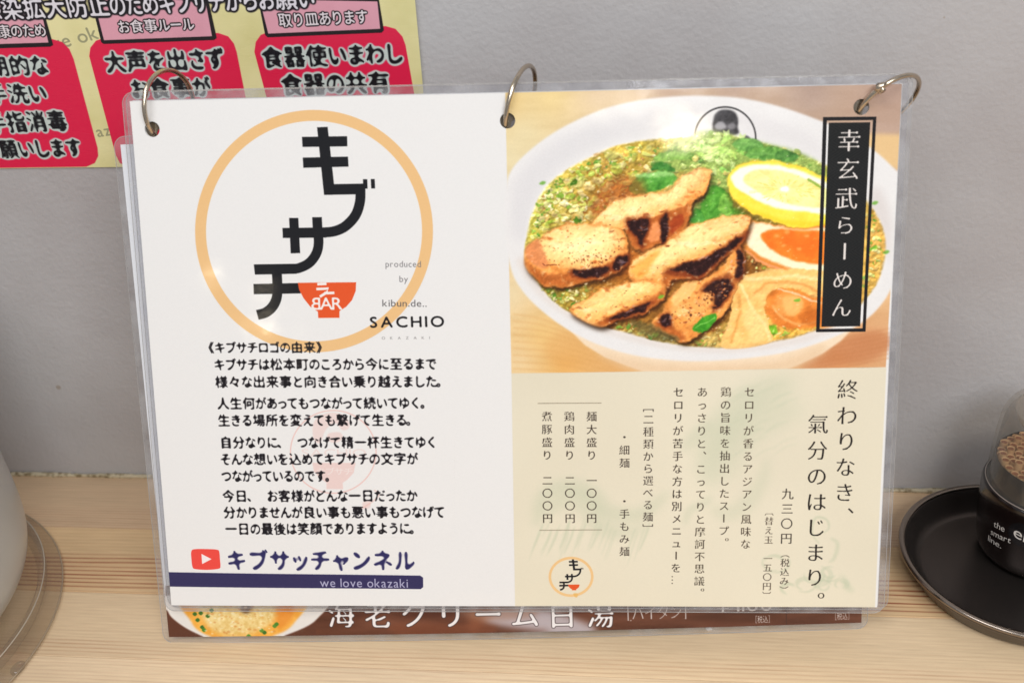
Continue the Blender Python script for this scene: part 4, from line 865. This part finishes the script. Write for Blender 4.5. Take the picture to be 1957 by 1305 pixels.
# ================================================================ sheets
def pip(P, x, y): return inside(P, x, y)
def sheet(page, outline, mm_uv=(297, 210), back=0.0, thick=.3, holes=(), inner=None, grid=9.0, disp=None, hr=3.0, du=0, dv=0, smooth_=True):
    """flat sheet in page millimetres (u right, v down), real thickness, punched holes"""
    def dens(P, step=6):
        out = []
        for i in range(len(P)):
            a, b2 = np.array(P[i], float), np.array(P[(i + 1) % len(P)], float); n = max(1, int(np.linalg.norm(b2 - a) / step))
            for k in range(n): out.append(tuple(a + (b2 - a) * k / n))
        return out
    loops = [dens(outline)] + ([dens(inner)] if inner else [])
    for (hx, hy) in holes: loops.append([(hx + hr * math.cos(a), hy + hr * math.sin(a)) for a in np.linspace(0, 2 * math.pi, 28, endpoint=False)])
    V, E_ = [], []
    for L_ in loops:
        s0 = len(V); V += L_; E_ += [(s0 + i, s0 + (i + 1) % len(L_)) for i in range(len(L_))]
    us = [p[0] for p in outline]; vs = [p[1] for p in outline]
    for gu in np.arange(min(us) + grid / 2, max(us), grid):
        for gv in np.arange(min(vs) + grid / 2, max(vs), grid):
            if pip(outline, gu, gv) and not (inner and pip(inner, gu, gv)) and all(math.hypot(gu - h[0], gv - h[1]) > hr + .8 for h in holes): V.append((gu, gv))
    r = geometry.delaunay_2d_cdt([Vector(v) for v in V], E_, [], 0, 1e-5)
    vv, ff = r[0], r[2]; keep = []
    for f in ff:
        cx = sum(vv[i][0] for i in f) / len(f); cy = sum(vv[i][1] for i in f) / len(f)
        if not pip(outline, cx, cy) or (inner and pip(inner, cx, cy)): continue
        if any(math.hypot(cx - h[0], cy - h[1]) < hr for h in holes): continue
        a = sum(vv[f[i]][0] * vv[f[(i + 1) % len(f)]][1] - vv[f[(i + 1) % len(f)]][0] * vv[f[i]][1] for i in range(len(f)))
        keep.append(tuple(f) if a < 0 else tuple(f)[::-1])
    par_ = list(range(len(vv)))
    def fd(i):
        while par_[i] != i: par_[i] = par_[par_[i]]; i = par_[i]
        return i
    for f in keep:
        for i in f[1:]: par_[fd(i)] = fd(f[0])
    cn_ = {}
    for f in keep: cn_[fd(f[0])] = cn_.get(fd(f[0]), 0) + 1
    big_i = max(cn_, key=cn_.get); keep = [f for f in keep if fd(f[0]) == big_i]
    used = sorted({i for f in keep for i in f}); rm_ = {o_: i_ for i_, o_ in enumerate(used)}; vv = [vv[i] for i in used]; keep = [tuple(rm_[i] for i in f) for f in keep]
    n = len(vv); W3_ = []; UV = []
    for bk in (back, back + thick):
        for q in vv:
            d = disp(q[0], q[1]) if disp else 0.0; W3_.append(page.world(q[0] + du, q[1] + dv, bk + d)); UV.append((q[0] / mm_uv[0], 1 - q[1] / mm_uv[1]))
    cnt = {}
    for f in keep:
        for i in range(len(f)): e = (f[i], f[(i + 1) % len(f)]); cnt[e] = cnt.get(e, 0) + 1
    F = [tuple(reversed(f)) for f in keep] + [tuple(i + n for i in f) for f in keep]
    for (a, b2) in cnt:
        if (b2, a) not in cnt: F.append((a, b2, b2 + n, a + n))
    me = mesh('sheet', W3_, F); uvl = me.uv_layers.new(name='UVMap')
    for lp in me.loops: uvl.data[lp.index].uv = UV[lp.vertex_index]
    return me
def rrect(u0, v0, u1, v1, r=4, cut=None, n=6):
    out = []
    for (cx, cy, a0) in ((u0 + r, v0 + r, 180), (u1 - r, v0 + r, 270), (u1 - r, v1 - r, 0), (u0 + r, v1 - r, 90)):
        for k in range(n + 1): a = math.radians(a0 + 90 * k / n); out.append((cx + r * math.cos(a), cy + r * math.sin(a)))
    return out
RECT = [(0, 0), (297, 0), (297, 210), (0, 210)]
HOLES = [tuple(q) for q in FRONT.uv([(290.5, 247.5), (970, 231), (1646, 205)])]
def d_front(u, v): return .35 * math.sin(u * .021 + .6) * math.sin(v * .017 + .3) + .12 * math.sin(u * .06 + v * .045)
menu = empty('ring_bound_menu', (-44, -100, 0), label='laminated ramen menu of landscape pages on three steel rings, propped against the wall', category='menu')
pg = child('page', sheet(FRONT, RECT, holes=HOLES, disp=d_front), M_FRONT, menu, label='front page with round logo and ramen photograph')
def panel(name, pxs, off, rnd_=0, holes=True, **kw):
    uv = [tuple(np.clip(q, (.3, .3), (296.7, 209.7))) for q in FRONT.uv(pxs)]
    sub(name, sheet(FRONT, uv, back=-off, thick=off * .8, holes=HOLES if holes else (), disp=d_front), M_FRONT, pg, **kw)
panel('photo', PHOTO, .06, label='printed photograph of a ramen bowl with chicken, lemon and egg')
panel('text_panel', PANEL, .06, holes=False, label='cream panel with columns of vertical writing')
panel('name_plate', [(1572.7, 224.2), (1674.8, 223.4), (1654.3, 633.8), (1559.6, 634.7)], .12, holes=False, label='black upright plate with the dish name in white')
panel('logo', [(600 + 228 * math.cos(a), 442 + 232 * math.sin(a)) for a in np.linspace(0, 2 * math.pi, 72, endpoint=False)], .06, holes=False, label='round orange ring logo with black letters')
panel('story_text', [(380, 674), (870, 670), (868, 1026), (412, 1026)], .08, holes=False, label='block of black story text')
panel('channel_banner', [(318 + 4.5, 1092.6), (803, 1099.3), (808.5, 1103), (808.8, 1121), (804, 1125), (325, 1120)], .06, holes=False, label='navy bar with pale lettering')
def film(page, par, u0, v0, u1, v1, disp=None, holes=(), du=0, dv=0, back=0.0, cut=0):
    o = rrect(u0, v0, u1, v1, 4.5)
    fm_ = sub('film_border', sheet(page, o, inner=[(.02, .02), (296.98, .02), (296.98, 209.98), (.02, 209.98)], back=back - .02, thick=.3, disp=disp, du=du, dv=dv, grid=30), M_FILM, par)
    e = rrect(u0, v0, u1, v1, 4.5, n=8); e2 = []
    for i in range(len(e)):
        a, b2 = np.array(e[i]), np.array(e[(i + 1) % len(e)]); k = max(1, int(np.linalg.norm(b2 - a) / 8))
        e2 += [a + (b2 - a) * j / k for j in range(k)]
    sub('film_edge', tube([page.world(q[0] + du, q[1] + dv, back + .15 + (disp(q[0], q[1]) if disp else 0)) for q in e2], .12, 6, closed=True), M_EDGE, par)
film(FRONT, pg, -3.0, -3.4, 299.8, 212.6, disp=d_front)
# the page in between: only its film shows at the right
m_w, _, _ = mat('plain_laminated_paper', srgb(226, 224, 222), .5, coat=1, coat_r=.08)
mid = child('page', sheet(FRONT, RECT, back=1.1, disp=d_front, du=.6, dv=-.4, grid=20, holes=[(h[0] - .6, h[1] + .4) for h in HOLES]), m_w, menu, label='middle page hidden behind the front one')
film(FRONT, mid, -2.6, -3.4, 301.0, 212.0, disp=d_front, du=.6, dv=-.4, back=1.1)
m_b, _, _ = mat('hole_shade_paper', srgb(92, 76, 52), .5, coat=1, coat_r=.08)  # extra sheet; its brown stands in for the darkness behind the ring holes
child('page', sheet(FRONT, RECT, back=1.9, disp=d_front, du=-.5, dv=.5, grid=20, hr=2.9, holes=[(h[0] + 4.4, h[1] + 1.6) for h in HOLES]), m_b, menu, label='added hidden sheet, brown for the dark inside the ring holes')
def d_rear(u, v): return 0.9 - 2.6 * math.sin(math.pi * min(max(u, 0), 297) / 297) * max(0, v / 210) ** 2 * 0.9
rp = child('page', sheet(REAR, RECT, disp=d_rear, grid=12), M_REAR, menu, label='rear page with brown strip and white lettering below the front page')
film(REAR, rp, -2.6, -3.2, 299.6, 212.8, disp=d_rear)

# binder rings
m_ring, t, b = mat('nickel_wire', srgb(196, 182, 164), .22, 1.0); noise_bump(t, b, 500, .15, .0003)
def ringmesh(c, nrm, r, wire=.95, a0=0.0, a1=2 * math.pi, n=96):
    nrm = np.array(nrm) / np.linalg.norm(nrm); u = np.array([0, 0, 1.0]) - nrm * nrm[2]; u /= np.linalg.norm(u); w = np.cross(nrm, u)
    if w[1] < 0: w = -w
    full = abs(a1 - a0 - 2 * math.pi) < 1e-6; tt = np.linspace(a0, a1, n, endpoint=not full)
    return tube([np.array(c) + r * (math.cos(a) * u + math.sin(a) * w) for a in tt], wire, 14, closed=full)
RINGS = [((-179.27, -34.63, 211.67), (.9496, -.3127, .023), 14.23), ((-38.76, -26.31, 207.62), (.9403, -.2884, -.1806), 15.0), ((102.61, -24.86, 204.54), (.469, -.7391, -.4834), 13.82)]
for i, (c, n_, r) in enumerate(RINGS):
    o = child('binder_ring', ringmesh(c, n_, r), m_ring, menu)
    if i == 2:
        n_ = np.array(n_) / np.linalg.norm(n_); u = np.array([0, 0, 1.0]) - n_ * n_[2]; u /= np.linalg.norm(u); w = np.cross(n_, u); w = w if w[1] > 0 else -w
        best = None
        for a in np.linspace(0, 2 * math.pi, 200):
            X = np.array(c) + r * (math.cos(a) * u + math.sin(a) * w); q = (X - CC) @ CR; px = (PW / 2 + FPX * q[0] / -q[2], PH / 2 - FPX * q[1] / -q[2]); d = math.hypot(px[0] - 1684, px[1] - 168)
            if best is None or d < best[0]: best = (d, a, X)
        a = best[1]; X = best[2]; tang = -math.sin(a) * u + math.cos(a) * w; rad = math.cos(a) * u + math.sin(a) * w
        sub('hinge', tube([X - rad * .3 - n_ * 1.9, X + rad * .2 + n_ * 1.9], 1.0, 12), m_ring, o)
        sub('clasp', tube([X - tang * 2.2 + rad * .5, X - tang * 1.0 + rad * .9, X + tang * 1.2 + rad * .9, X + tang * 2.4 + rad * .4], 1.05, 12, radii=[.6, 1.15, 1.15, .5]), m_ring, o)
        bm = bmesh.new(); bmesh.ops.create_uvsphere(bm, u_segments=14, v_segments=10, radius=.0009)
        for v_ in bm.verts: v_.co += Vector((X - rad * 1.9 - tang * .8 + np.array([0, -.6, 0])) * S)
        me = bpy.data.meshes.new('knob'); bm.to_mesh(me); bm.free(); me.shade_smooth(); sub('knob', me, m_ring, o)

# ================================================================ notice on the wall
class WallPage:
    def world(s, u, v, back=0.0): return np.array([NX0 + u, -.5 + back, NZ1 - v])
WP = WallPage(); NW, NH = NX1 - NX0, NZ1 - NZ0
def d_note(u, v): return -.25 * (1 + math.sin(u * .05 + 1)) * .5 - .5 * max(0, (u - (NW - 14)) / 14) ** 2
notice = empty('wall_notice', (NX0 + NW / 2, 0, NZ0), label='yellow laminated notice with three red cards taped to the grey wall', category='notice')
note = child('sheet', sheet(WP, [(0, 0), (NW, 0), (NW, NH), (0, NH)], mm_uv=(NW, NH), thick=.25, disp=d_note, grid=12), M_WALL, notice)
def npanel(name, pxs, off, **kw):
    uv = [tuple(np.clip(q, (.2, .2), (NW - .2, NH - .2))) for q in wall_uv(pxs)]
    sub(name, sheet(WP, uv, mm_uv=(NW, NH), back=-off, thick=off * .8, disp=d_note, grid=12), M_WALL, note, **kw)
for c, lb in ((CARD1, 'red card about washing hands'), (CARD2, 'red card about quiet eating'), (CARD3, 'red card about sharing dishes')): npanel('red_card', c, .07, label=lb)
for c, lb in ((L1, 'pink heading box above the leftmost red card'), (L2, 'pink heading box above the middle red card'), (L3, 'pink heading box above the right red card')): npanel('heading_box', c, .14, label=lb)

# ================================================================ tray and toothpick holder
TX_, TY_ = 176.7, -60.5
m_tray, t, b = mat('dark_tray', srgb(82, 74, 70), .3, .85); nz = noise_bump(t, b, 900, .12, .0002)
tray = empty('round_tray', (TX_, TY_, 0), label='small black metal tray with raised rim holding the toothpick jar', category='tray')
prof = [(0, 1.2), (30, 1.2), (38.5, 1.4), (41, 2.0), (43.2, 3.6), (45.2, 6.5), (47.0, 10.0), (48.0, 11.4), (49.2, 11.9), (50.2, 11.6), (50.6, 10.6), (50.2, 9.6), (49.0, 8.6), (47.0, 5.0), (45.0, 1.8), (43, .3), (38, 0.05), (0, 0.05)]
def fine(pr, n=3):
    q = smooth(pr, n, False); q[:, 0] = np.maximum(q[:, 0], 0); return [tuple(v) for v in q]
child('dish', lathe(fine(prof, 4), TX_, TY_, 128), m_tray, tray)
JX, JY = 187.5, -46.0
m_trim, t, b = mat('tray_rim_lit_metal', srgb(150, 138, 128), .2, 1.0)  # lighter than the dish metal, to put the rim's highlight into its colour
child('rim', lathe([(49.4 + 1.5 * math.cos(a), 11.3 + 1.15 * math.sin(a)) for a in np.linspace(0, 2 * math.pi, 16, endpoint=False)], TX_, TY_, 160, True), m_trim, tray)
jar = empty('toothpick_holder', (JX, JY, 1.3), label='dark smoked plastic toothpick jar with clear dome standing on the black tray', category='toothpick holder')
m_base, t, b = mat('smoked_plastic', srgb(20, 12, 11), .13, coat=.4, coat_r=.1)
bp_ = [(0, 1.6), (16, 1.6), (20, 2.4), (22.6, 4.6), (24.0, 8.5), (25.0, 14), (25.9, 22), (26.4, 30), (26.6, 38), (26.3, 40.2), (25.2, 40.6), (24.6, 40.0), (24.4, 30), (23.5, 12), (18, 5), (0, 4.6)]
jb = child('base', lathe(fine(bp_, 4), JX, JY, 128), m_base, jar)
def clear(name, tint, gl=.12, milk=.06, rough=.04):
    m = bpy.data.materials.new(name); m.use_nodes = True; t = m.node_tree; t.nodes.clear(); L = t.links.new
    out = node(t, 'ShaderNodeOutputMaterial'); tr = node(t, 'ShaderNodeBsdfTransparent'); tr.inputs[0].default_value = (*tint, 1)
    b = node(t, 'ShaderNodeBsdfGlossy'); b.inputs[0].default_value = (.9, .9, .9, 1); b.inputs[1].default_value = rough; d = node(t, 'ShaderNodeBsdfDiffuse'); d.inputs[0].default_value = (.62, .6, .57, 1)
    lw2 = node(t, 'ShaderNodeLayerWeight'); lw2.inputs[0].default_value = .5; pw = node(t, 'ShaderNodeMath', operation='POWER'); L(lw2.outputs['Facing'], pw.inputs[0]); pw.inputs[1].default_value = 4.5; fr = node(t, 'ShaderNodeMath', operation='MULTIPLY_ADD'); L(pw.outputs[0], fr.inputs[0]); fr.inputs[1].default_value = .4; fr.inputs[2].default_value = .035; lw = node(t, 'ShaderNodeLayerWeight'); lw.inputs[0].default_value = .25
    mm = node(t, 'ShaderNodeMath', operation='MULTIPLY_ADD'); mm.inputs[1].default_value = milk * 5; mm.inputs[2].default_value = milk; L(lw.outputs['Facing'], mm.inputs[0]); mm.use_clamp = True
    m1 = node(t, 'ShaderNodeMixShader'); L(mm.outputs[0], m1.inputs[0]); L(tr.outputs[0], m1.inputs[1]); L(d.outputs[0], m1.inputs[2])
    m2 = node(t, 'ShaderNodeMixShader'); L(fr.outputs[0], m2.inputs[0]); L(m1.outputs[0], m2.inputs[1]); L(b.outputs[0], m2.inputs[2]); L(m2.outputs[0], out.inputs[0]); return m
m_dome = clear('clear_plastic_dome', (.9, .89, .87), milk=.03)
dp = [(25.4, 40.4), (25.3, 50), (25.0, 60), (24.5, 69), (23.4, 74.5), (20.6, 78.6), (15, 80.8), (7, 81.5), (0, 81.7), ]
di = [(0, 80.4), (7, 80.1), (14, 79.4), (19, 77.3), (21.8, 73.6), (23.0, 68), (23.6, 60), (23.9, 50), (24.0, 40.4)]
child('dome', lathe(fine(dp, 4) + fine(di, 4), JX, JY, 128, True), m_dome, jar)
m_rim, _, _ = mat('dome_rim', srgb(150, 138, 130), .2, coat=1)
child('seam_ring', lathe([(25.5 + .22 * math.cos(a), 40.8 + .22 * math.sin(a)) for a in np.linspace(0, 2 * math.pi, 8, endpoint=False)], JX, JY, 128, True), m_rim, jar)
child('inner_cup', lathe([(24.0, 38), (23.6, 52.2), (23.2, 52.6), (22.9, 52.2), (22.9, 38)], JX, JY, 128), m_base, jar)
# inner dispensing funnel seen through the dome
m_fun = clear('clear_funnel', (.95, .86, .78), milk=.07)
child('funnel', lathe(fine([(19.5, 76.5), (17, 71), (11, 66), (5, 63.5), (3.2, 62), (3.2, 60)], 4), JX, JY, 96), m_fun, jar)
# toothpicks standing in the holder, each one its own thing
m_pick, t, b = mat('toothpick_wood', srgb(216, 176, 132), .6); nz = noise_bump(t, b, 600, .3, .0003)
m_tip, _, _ = mat('toothpick_end', srgb(150, 96, 62), .7)
bm = bmesh.new(); bmesh.ops.create_cone(bm, cap_ends=True, segments=12, radius1=.00165, radius2=.0017, depth=.041)
for v_ in bm.verts: v_.co.z += .0205
top = [f for f in bm.faces if len(f.verts) > 4 and f.calc_center_median().z > .038][0]
r_ = bmesh.ops.inset_individual(bm, faces=[top], thickness=.0004, depth=-.0003)
pk = bpy.data.meshes.new('toothpick'); bm.to_mesh(pk)
pk.materials.append(m_pick); pk.materials.append(m_tip)
for p_ in pk.polygons:
    if p_.center.z > .0402 and abs(p_.normal.z) > .9: p_.material_index = 1
bm.free()
first = None; rk = random.Random(9)
for ringi, (rr_, cnt_) in enumerate(((21.0, 37), (17.5, 31), (14.0, 25), (10.5, 18), (7.0, 12), (3.4, 6))):
    for k in range(cnt_):
        a = 2 * math.pi * k / cnt_ + rk.uniform(-.02, .02); o = bpy.data.objects.new('toothpick', pk); COL.objects.link(o)
        o.location = Vector((JX + rr_ * math.cos(a), JY + rr_ * math.sin(a), 13.0 + rk.uniform(-1.8, 1.4) + (21 - rr_) * .1)) * S; o.rotation_euler = (0, 0, rk.uniform(0, 6))
        o['label'] = 'thin wooden toothpick standing upright in the bundle under the clear dome'; o['category'] = 'toothpick'; o['group'] = 'toothpicks standing in the smoked jar'
# lettering on the jar, laid on the cylinder wall
m_let, _, _ = mat('white_ink', srgb(222, 216, 210), .5)
m_bad, _, _ = mat('black_badge', srgb(14, 14, 18), .25, coat=.8)
def on_cyl(x, y, rad):
    d = rays([(x, y)])[0]; o = CC - np.array([JX, JY, 0]); A = d[0] ** 2 + d[1] ** 2; B = 2 * (o[0] * d[0] + o[1] * d[1]); C = o[0] ** 2 + o[1] ** 2 - rad ** 2
    D = B * B - 4 * A * C
    if D < 0: return None
    t_ = (-B - math.sqrt(D)) / (2 * A); X = o + t_ * d; return math.atan2(X[1], X[0]), X[2]
def rad_at(z): return float(np.interp(z, [q[1] for q in bp_[:9]], [q[0] for q in bp_[:9]]))
def cyl_px(x, y):
    r = 25.5
    for _ in range(4): a, z = on_cyl(x, y, r); r = rad_at(z)
    return a, z
def cyl_text(st, p0, p1, em, name, par, matr, off=.12):
    a0, z0 = cyl_px(*p0); a1_, z1_ = cyl_px(*p1); w = (a1_ - a0) * rad_at((z0 + z1_) / 2); tot = 0; items = []
    for c in st:
        al = np.concatenate(GL[c]); wd_ = al[:, 0].max() - al[:, 0].min(); items.append((c, tot, al[:, 0].min())); tot += wd_ + .08
    sx = w / (tot - .08); V, F = [], []
    for c, x0, mn in items:
        for p in GL[c]:
            s0 = len(V)
            for q in p:
                uu = (x0 + q[0] - mn) * sx; z = z0 + (z1_ - z0) * uu / w + (q[1] - .25) * em; rr = rad_at(z) + off; a = a0 + uu / rad_at(z)
                V.append((JX + rr * math.cos(a), JY + rr * math.sin(a), z))
            F.append(tuple(range(s0, len(V))))
    sub(name, mesh('ink', V, F), matr, par)
cyl_text('the', (1899.5, 1001), (1920, 1012), 4.6, 'lettering', jb, m_let)
cyl_text('smart', (1894, 1016), (1932, 1034), 4.6, 'lettering', jb, m_let)
cyl_text('line.', (1889, 1028), (1914, 1044), 4.6, 'lettering', jb, m_let)
a_, z_ = cyl_px(1956, 1024); V = []; F = []
for k in range(41):
    tt = 2 * math.pi * k / 40; rr_ = 0 if k == 40 else 6.3
    z = z_ + rr_ * math.sin(tt); a = a_ + (rr_ * math.cos(tt)) / 25.5; rr = rad_at(z) + .08; V.append((JX + rr * math.cos(a), JY + rr * math.sin(a), z))
V2 = []
for ring_ in range(1, 9):
    for k in range(40):
        tt = 2 * math.pi * k / 40; q = 6.3 * ring_ / 8; z = z_ + q * math.sin(tt); a = a_ + q * math.cos(tt) / 25.5; rr = rad_at(z) + .08; V2.append((JX + rr * math.cos(a), JY + rr * math.sin(a), z))
V2.append((JX + (rad_at(z_) + .08) * math.cos(a_), JY + (rad_at(z_) + .08) * math.sin(a_), z_)); F = [(320, k, (k + 1) % 40) for k in range(40)]
for r_i in range(7):
    for k in range(40): F.append((r_i * 40 + k, (r_i + 1) * 40 + k, (r_i + 1) * 40 + (k + 1) % 40, r_i * 40 + (k + 1) % 40))
sub('badge', mesh('badge', V2, F), m_bad, jb)
cyl_text('en', (1938, 1016), (1972, 1034), 8.5, 'lettering', jb, m_let, .2)

# ================================================================ frosted pitcher on a clear round plate, left
QX, QY = -350.0, -123.5
m_haze = None
m_cl = clear('clear_acrylic', (.94, .92, .89), milk=.022); m_fr, t, b = mat('frosted_plastic', srgb(186, 180, 168), .28, coat=.4, coat_r=.2)
b.inputs['Subsurface Weight'].default_value = 0.0
n_ = node(t, 'ShaderNodeTexNoise'); n_.inputs['Scale'].default_value = 9; t.links.new(ramp(t, n_.outputs[0], [(.35, srgb(190, 187, 180)), (.65, srgb(208, 206, 200))]).outputs[0], b.inputs['Base Color'])
tcn = node(t, 'ShaderNodeTexCoord'); t.links.new(tcn.outputs['Object'], n_.inputs[0])
tro = node(t, 'ShaderNodeBsdfTransparent'); mxo = node(t, 'ShaderNodeMixShader'); lwo = node(t, 'ShaderNodeLayerWeight'); lwo.inputs[0].default_value = .35
mro = node(t, 'ShaderNodeMapRange'); mro.inputs[3].default_value = .56; mro.inputs[4].default_value = .95; t.links.new(lwo.outputs['Facing'], mro.inputs[0]); t.links.new(mro.outputs[0], mxo.inputs[0])
t.links.new(tro.outputs[0], mxo.inputs[1]); t.links.new(b.outputs[0], mxo.inputs[2]); t.links.new(mxo.outputs[0], t.nodes['Material Output'].inputs[0])
pit = empty('frosted_pitcher', (QX, QY, 0), label='rounded frosted grey container on a clear round base at the left edge', category='container')
child('base_plate', lathe([(0, .3), (99.9, .3), (100, .5), (100, 1.5), (99.9, 1.7), (0, 1.7)], QX, QY, 180), m_cl, pit)
child('plate_rim', lathe([(99.9 + .3 * math.cos(a), 1.6 + .3 * math.sin(a)) for a in np.linspace(0, 2 * math.pi, 8, endpoint=False)], QX, QY, 180, True), mat('rim_gloss', srgb(168, 150, 126), .2, coat=1)[0], pit)
child('inner_ring', lathe(fine([(92, 2.3), (93.6, 4), (94.0, 7), (93.6, 9.4), (92.6, 10), (91.6, 9.4), (90.5, 6), (89, 3)], 3), QX, QY, 180), m_cl, pit)
child('ring_edge', lathe([(93.8 + .3 * math.cos(a), 9.6 + .3 * math.sin(a)) for a in np.linspace(0, 2 * math.pi, 8, endpoint=False)], QX, QY, 180, True), mat('rim_gloss', srgb(190, 178, 160), .2, coat=1)[0], pit)
child('body', lathe(fine([(0, 6), (60, 6), (76, 9), (84, 14), (89, 21), (91.6, 31), (91.8, 46), (89.5, 80), (87, 120), (86, 170), (85, 172), (84, 170), (85, 120), (86, 60)], 5), QX, QY, 180), m_fr, pit)
nub = on_table(34, 1276, 1.5); bm = bmesh.new(); bmesh.ops.create_uvsphere(bm, u_segments=16, v_segments=10, radius=.0026)
for v_ in bm.verts: v_.co = Vector((v_.co.x * 1.5, v_.co.y, v_.co.z * .6)) ; v_.co = Matrix.Rotation(math.atan2(nub[1] - QY, nub[0] - QX) + math.pi / 2, 3, 'Z') @ v_.co + Vector(nub * S)
me = bpy.data.meshes.new('nub'); bm.to_mesh(me); bm.free(); me.shade_smooth(); child('moulding_nub', me, m_cl, pit)

# crumb by the menu's lower edge
c = on_table(1355, 1200, .4); bm = bmesh.new(); bmesh.ops.create_icosphere(bm, subdivisions=2, radius=.0011)
for v_ in bm.verts: v_.co = Vector((v_.co.x * 1.3, v_.co.y, v_.co.z * .6)) * (1 + .25 * math.sin(v_.co.x * 4000 + v_.co.y * 3000)) + Vector(c * S)
me = bpy.data.meshes.new('crumb'); bm.to_mesh(me); bm.free()
link('crumb', me, mat('crumb_white', srgb(236, 228, 214), .6)[0], label='tiny white crumb on the counter below the cream page', category='crumb')
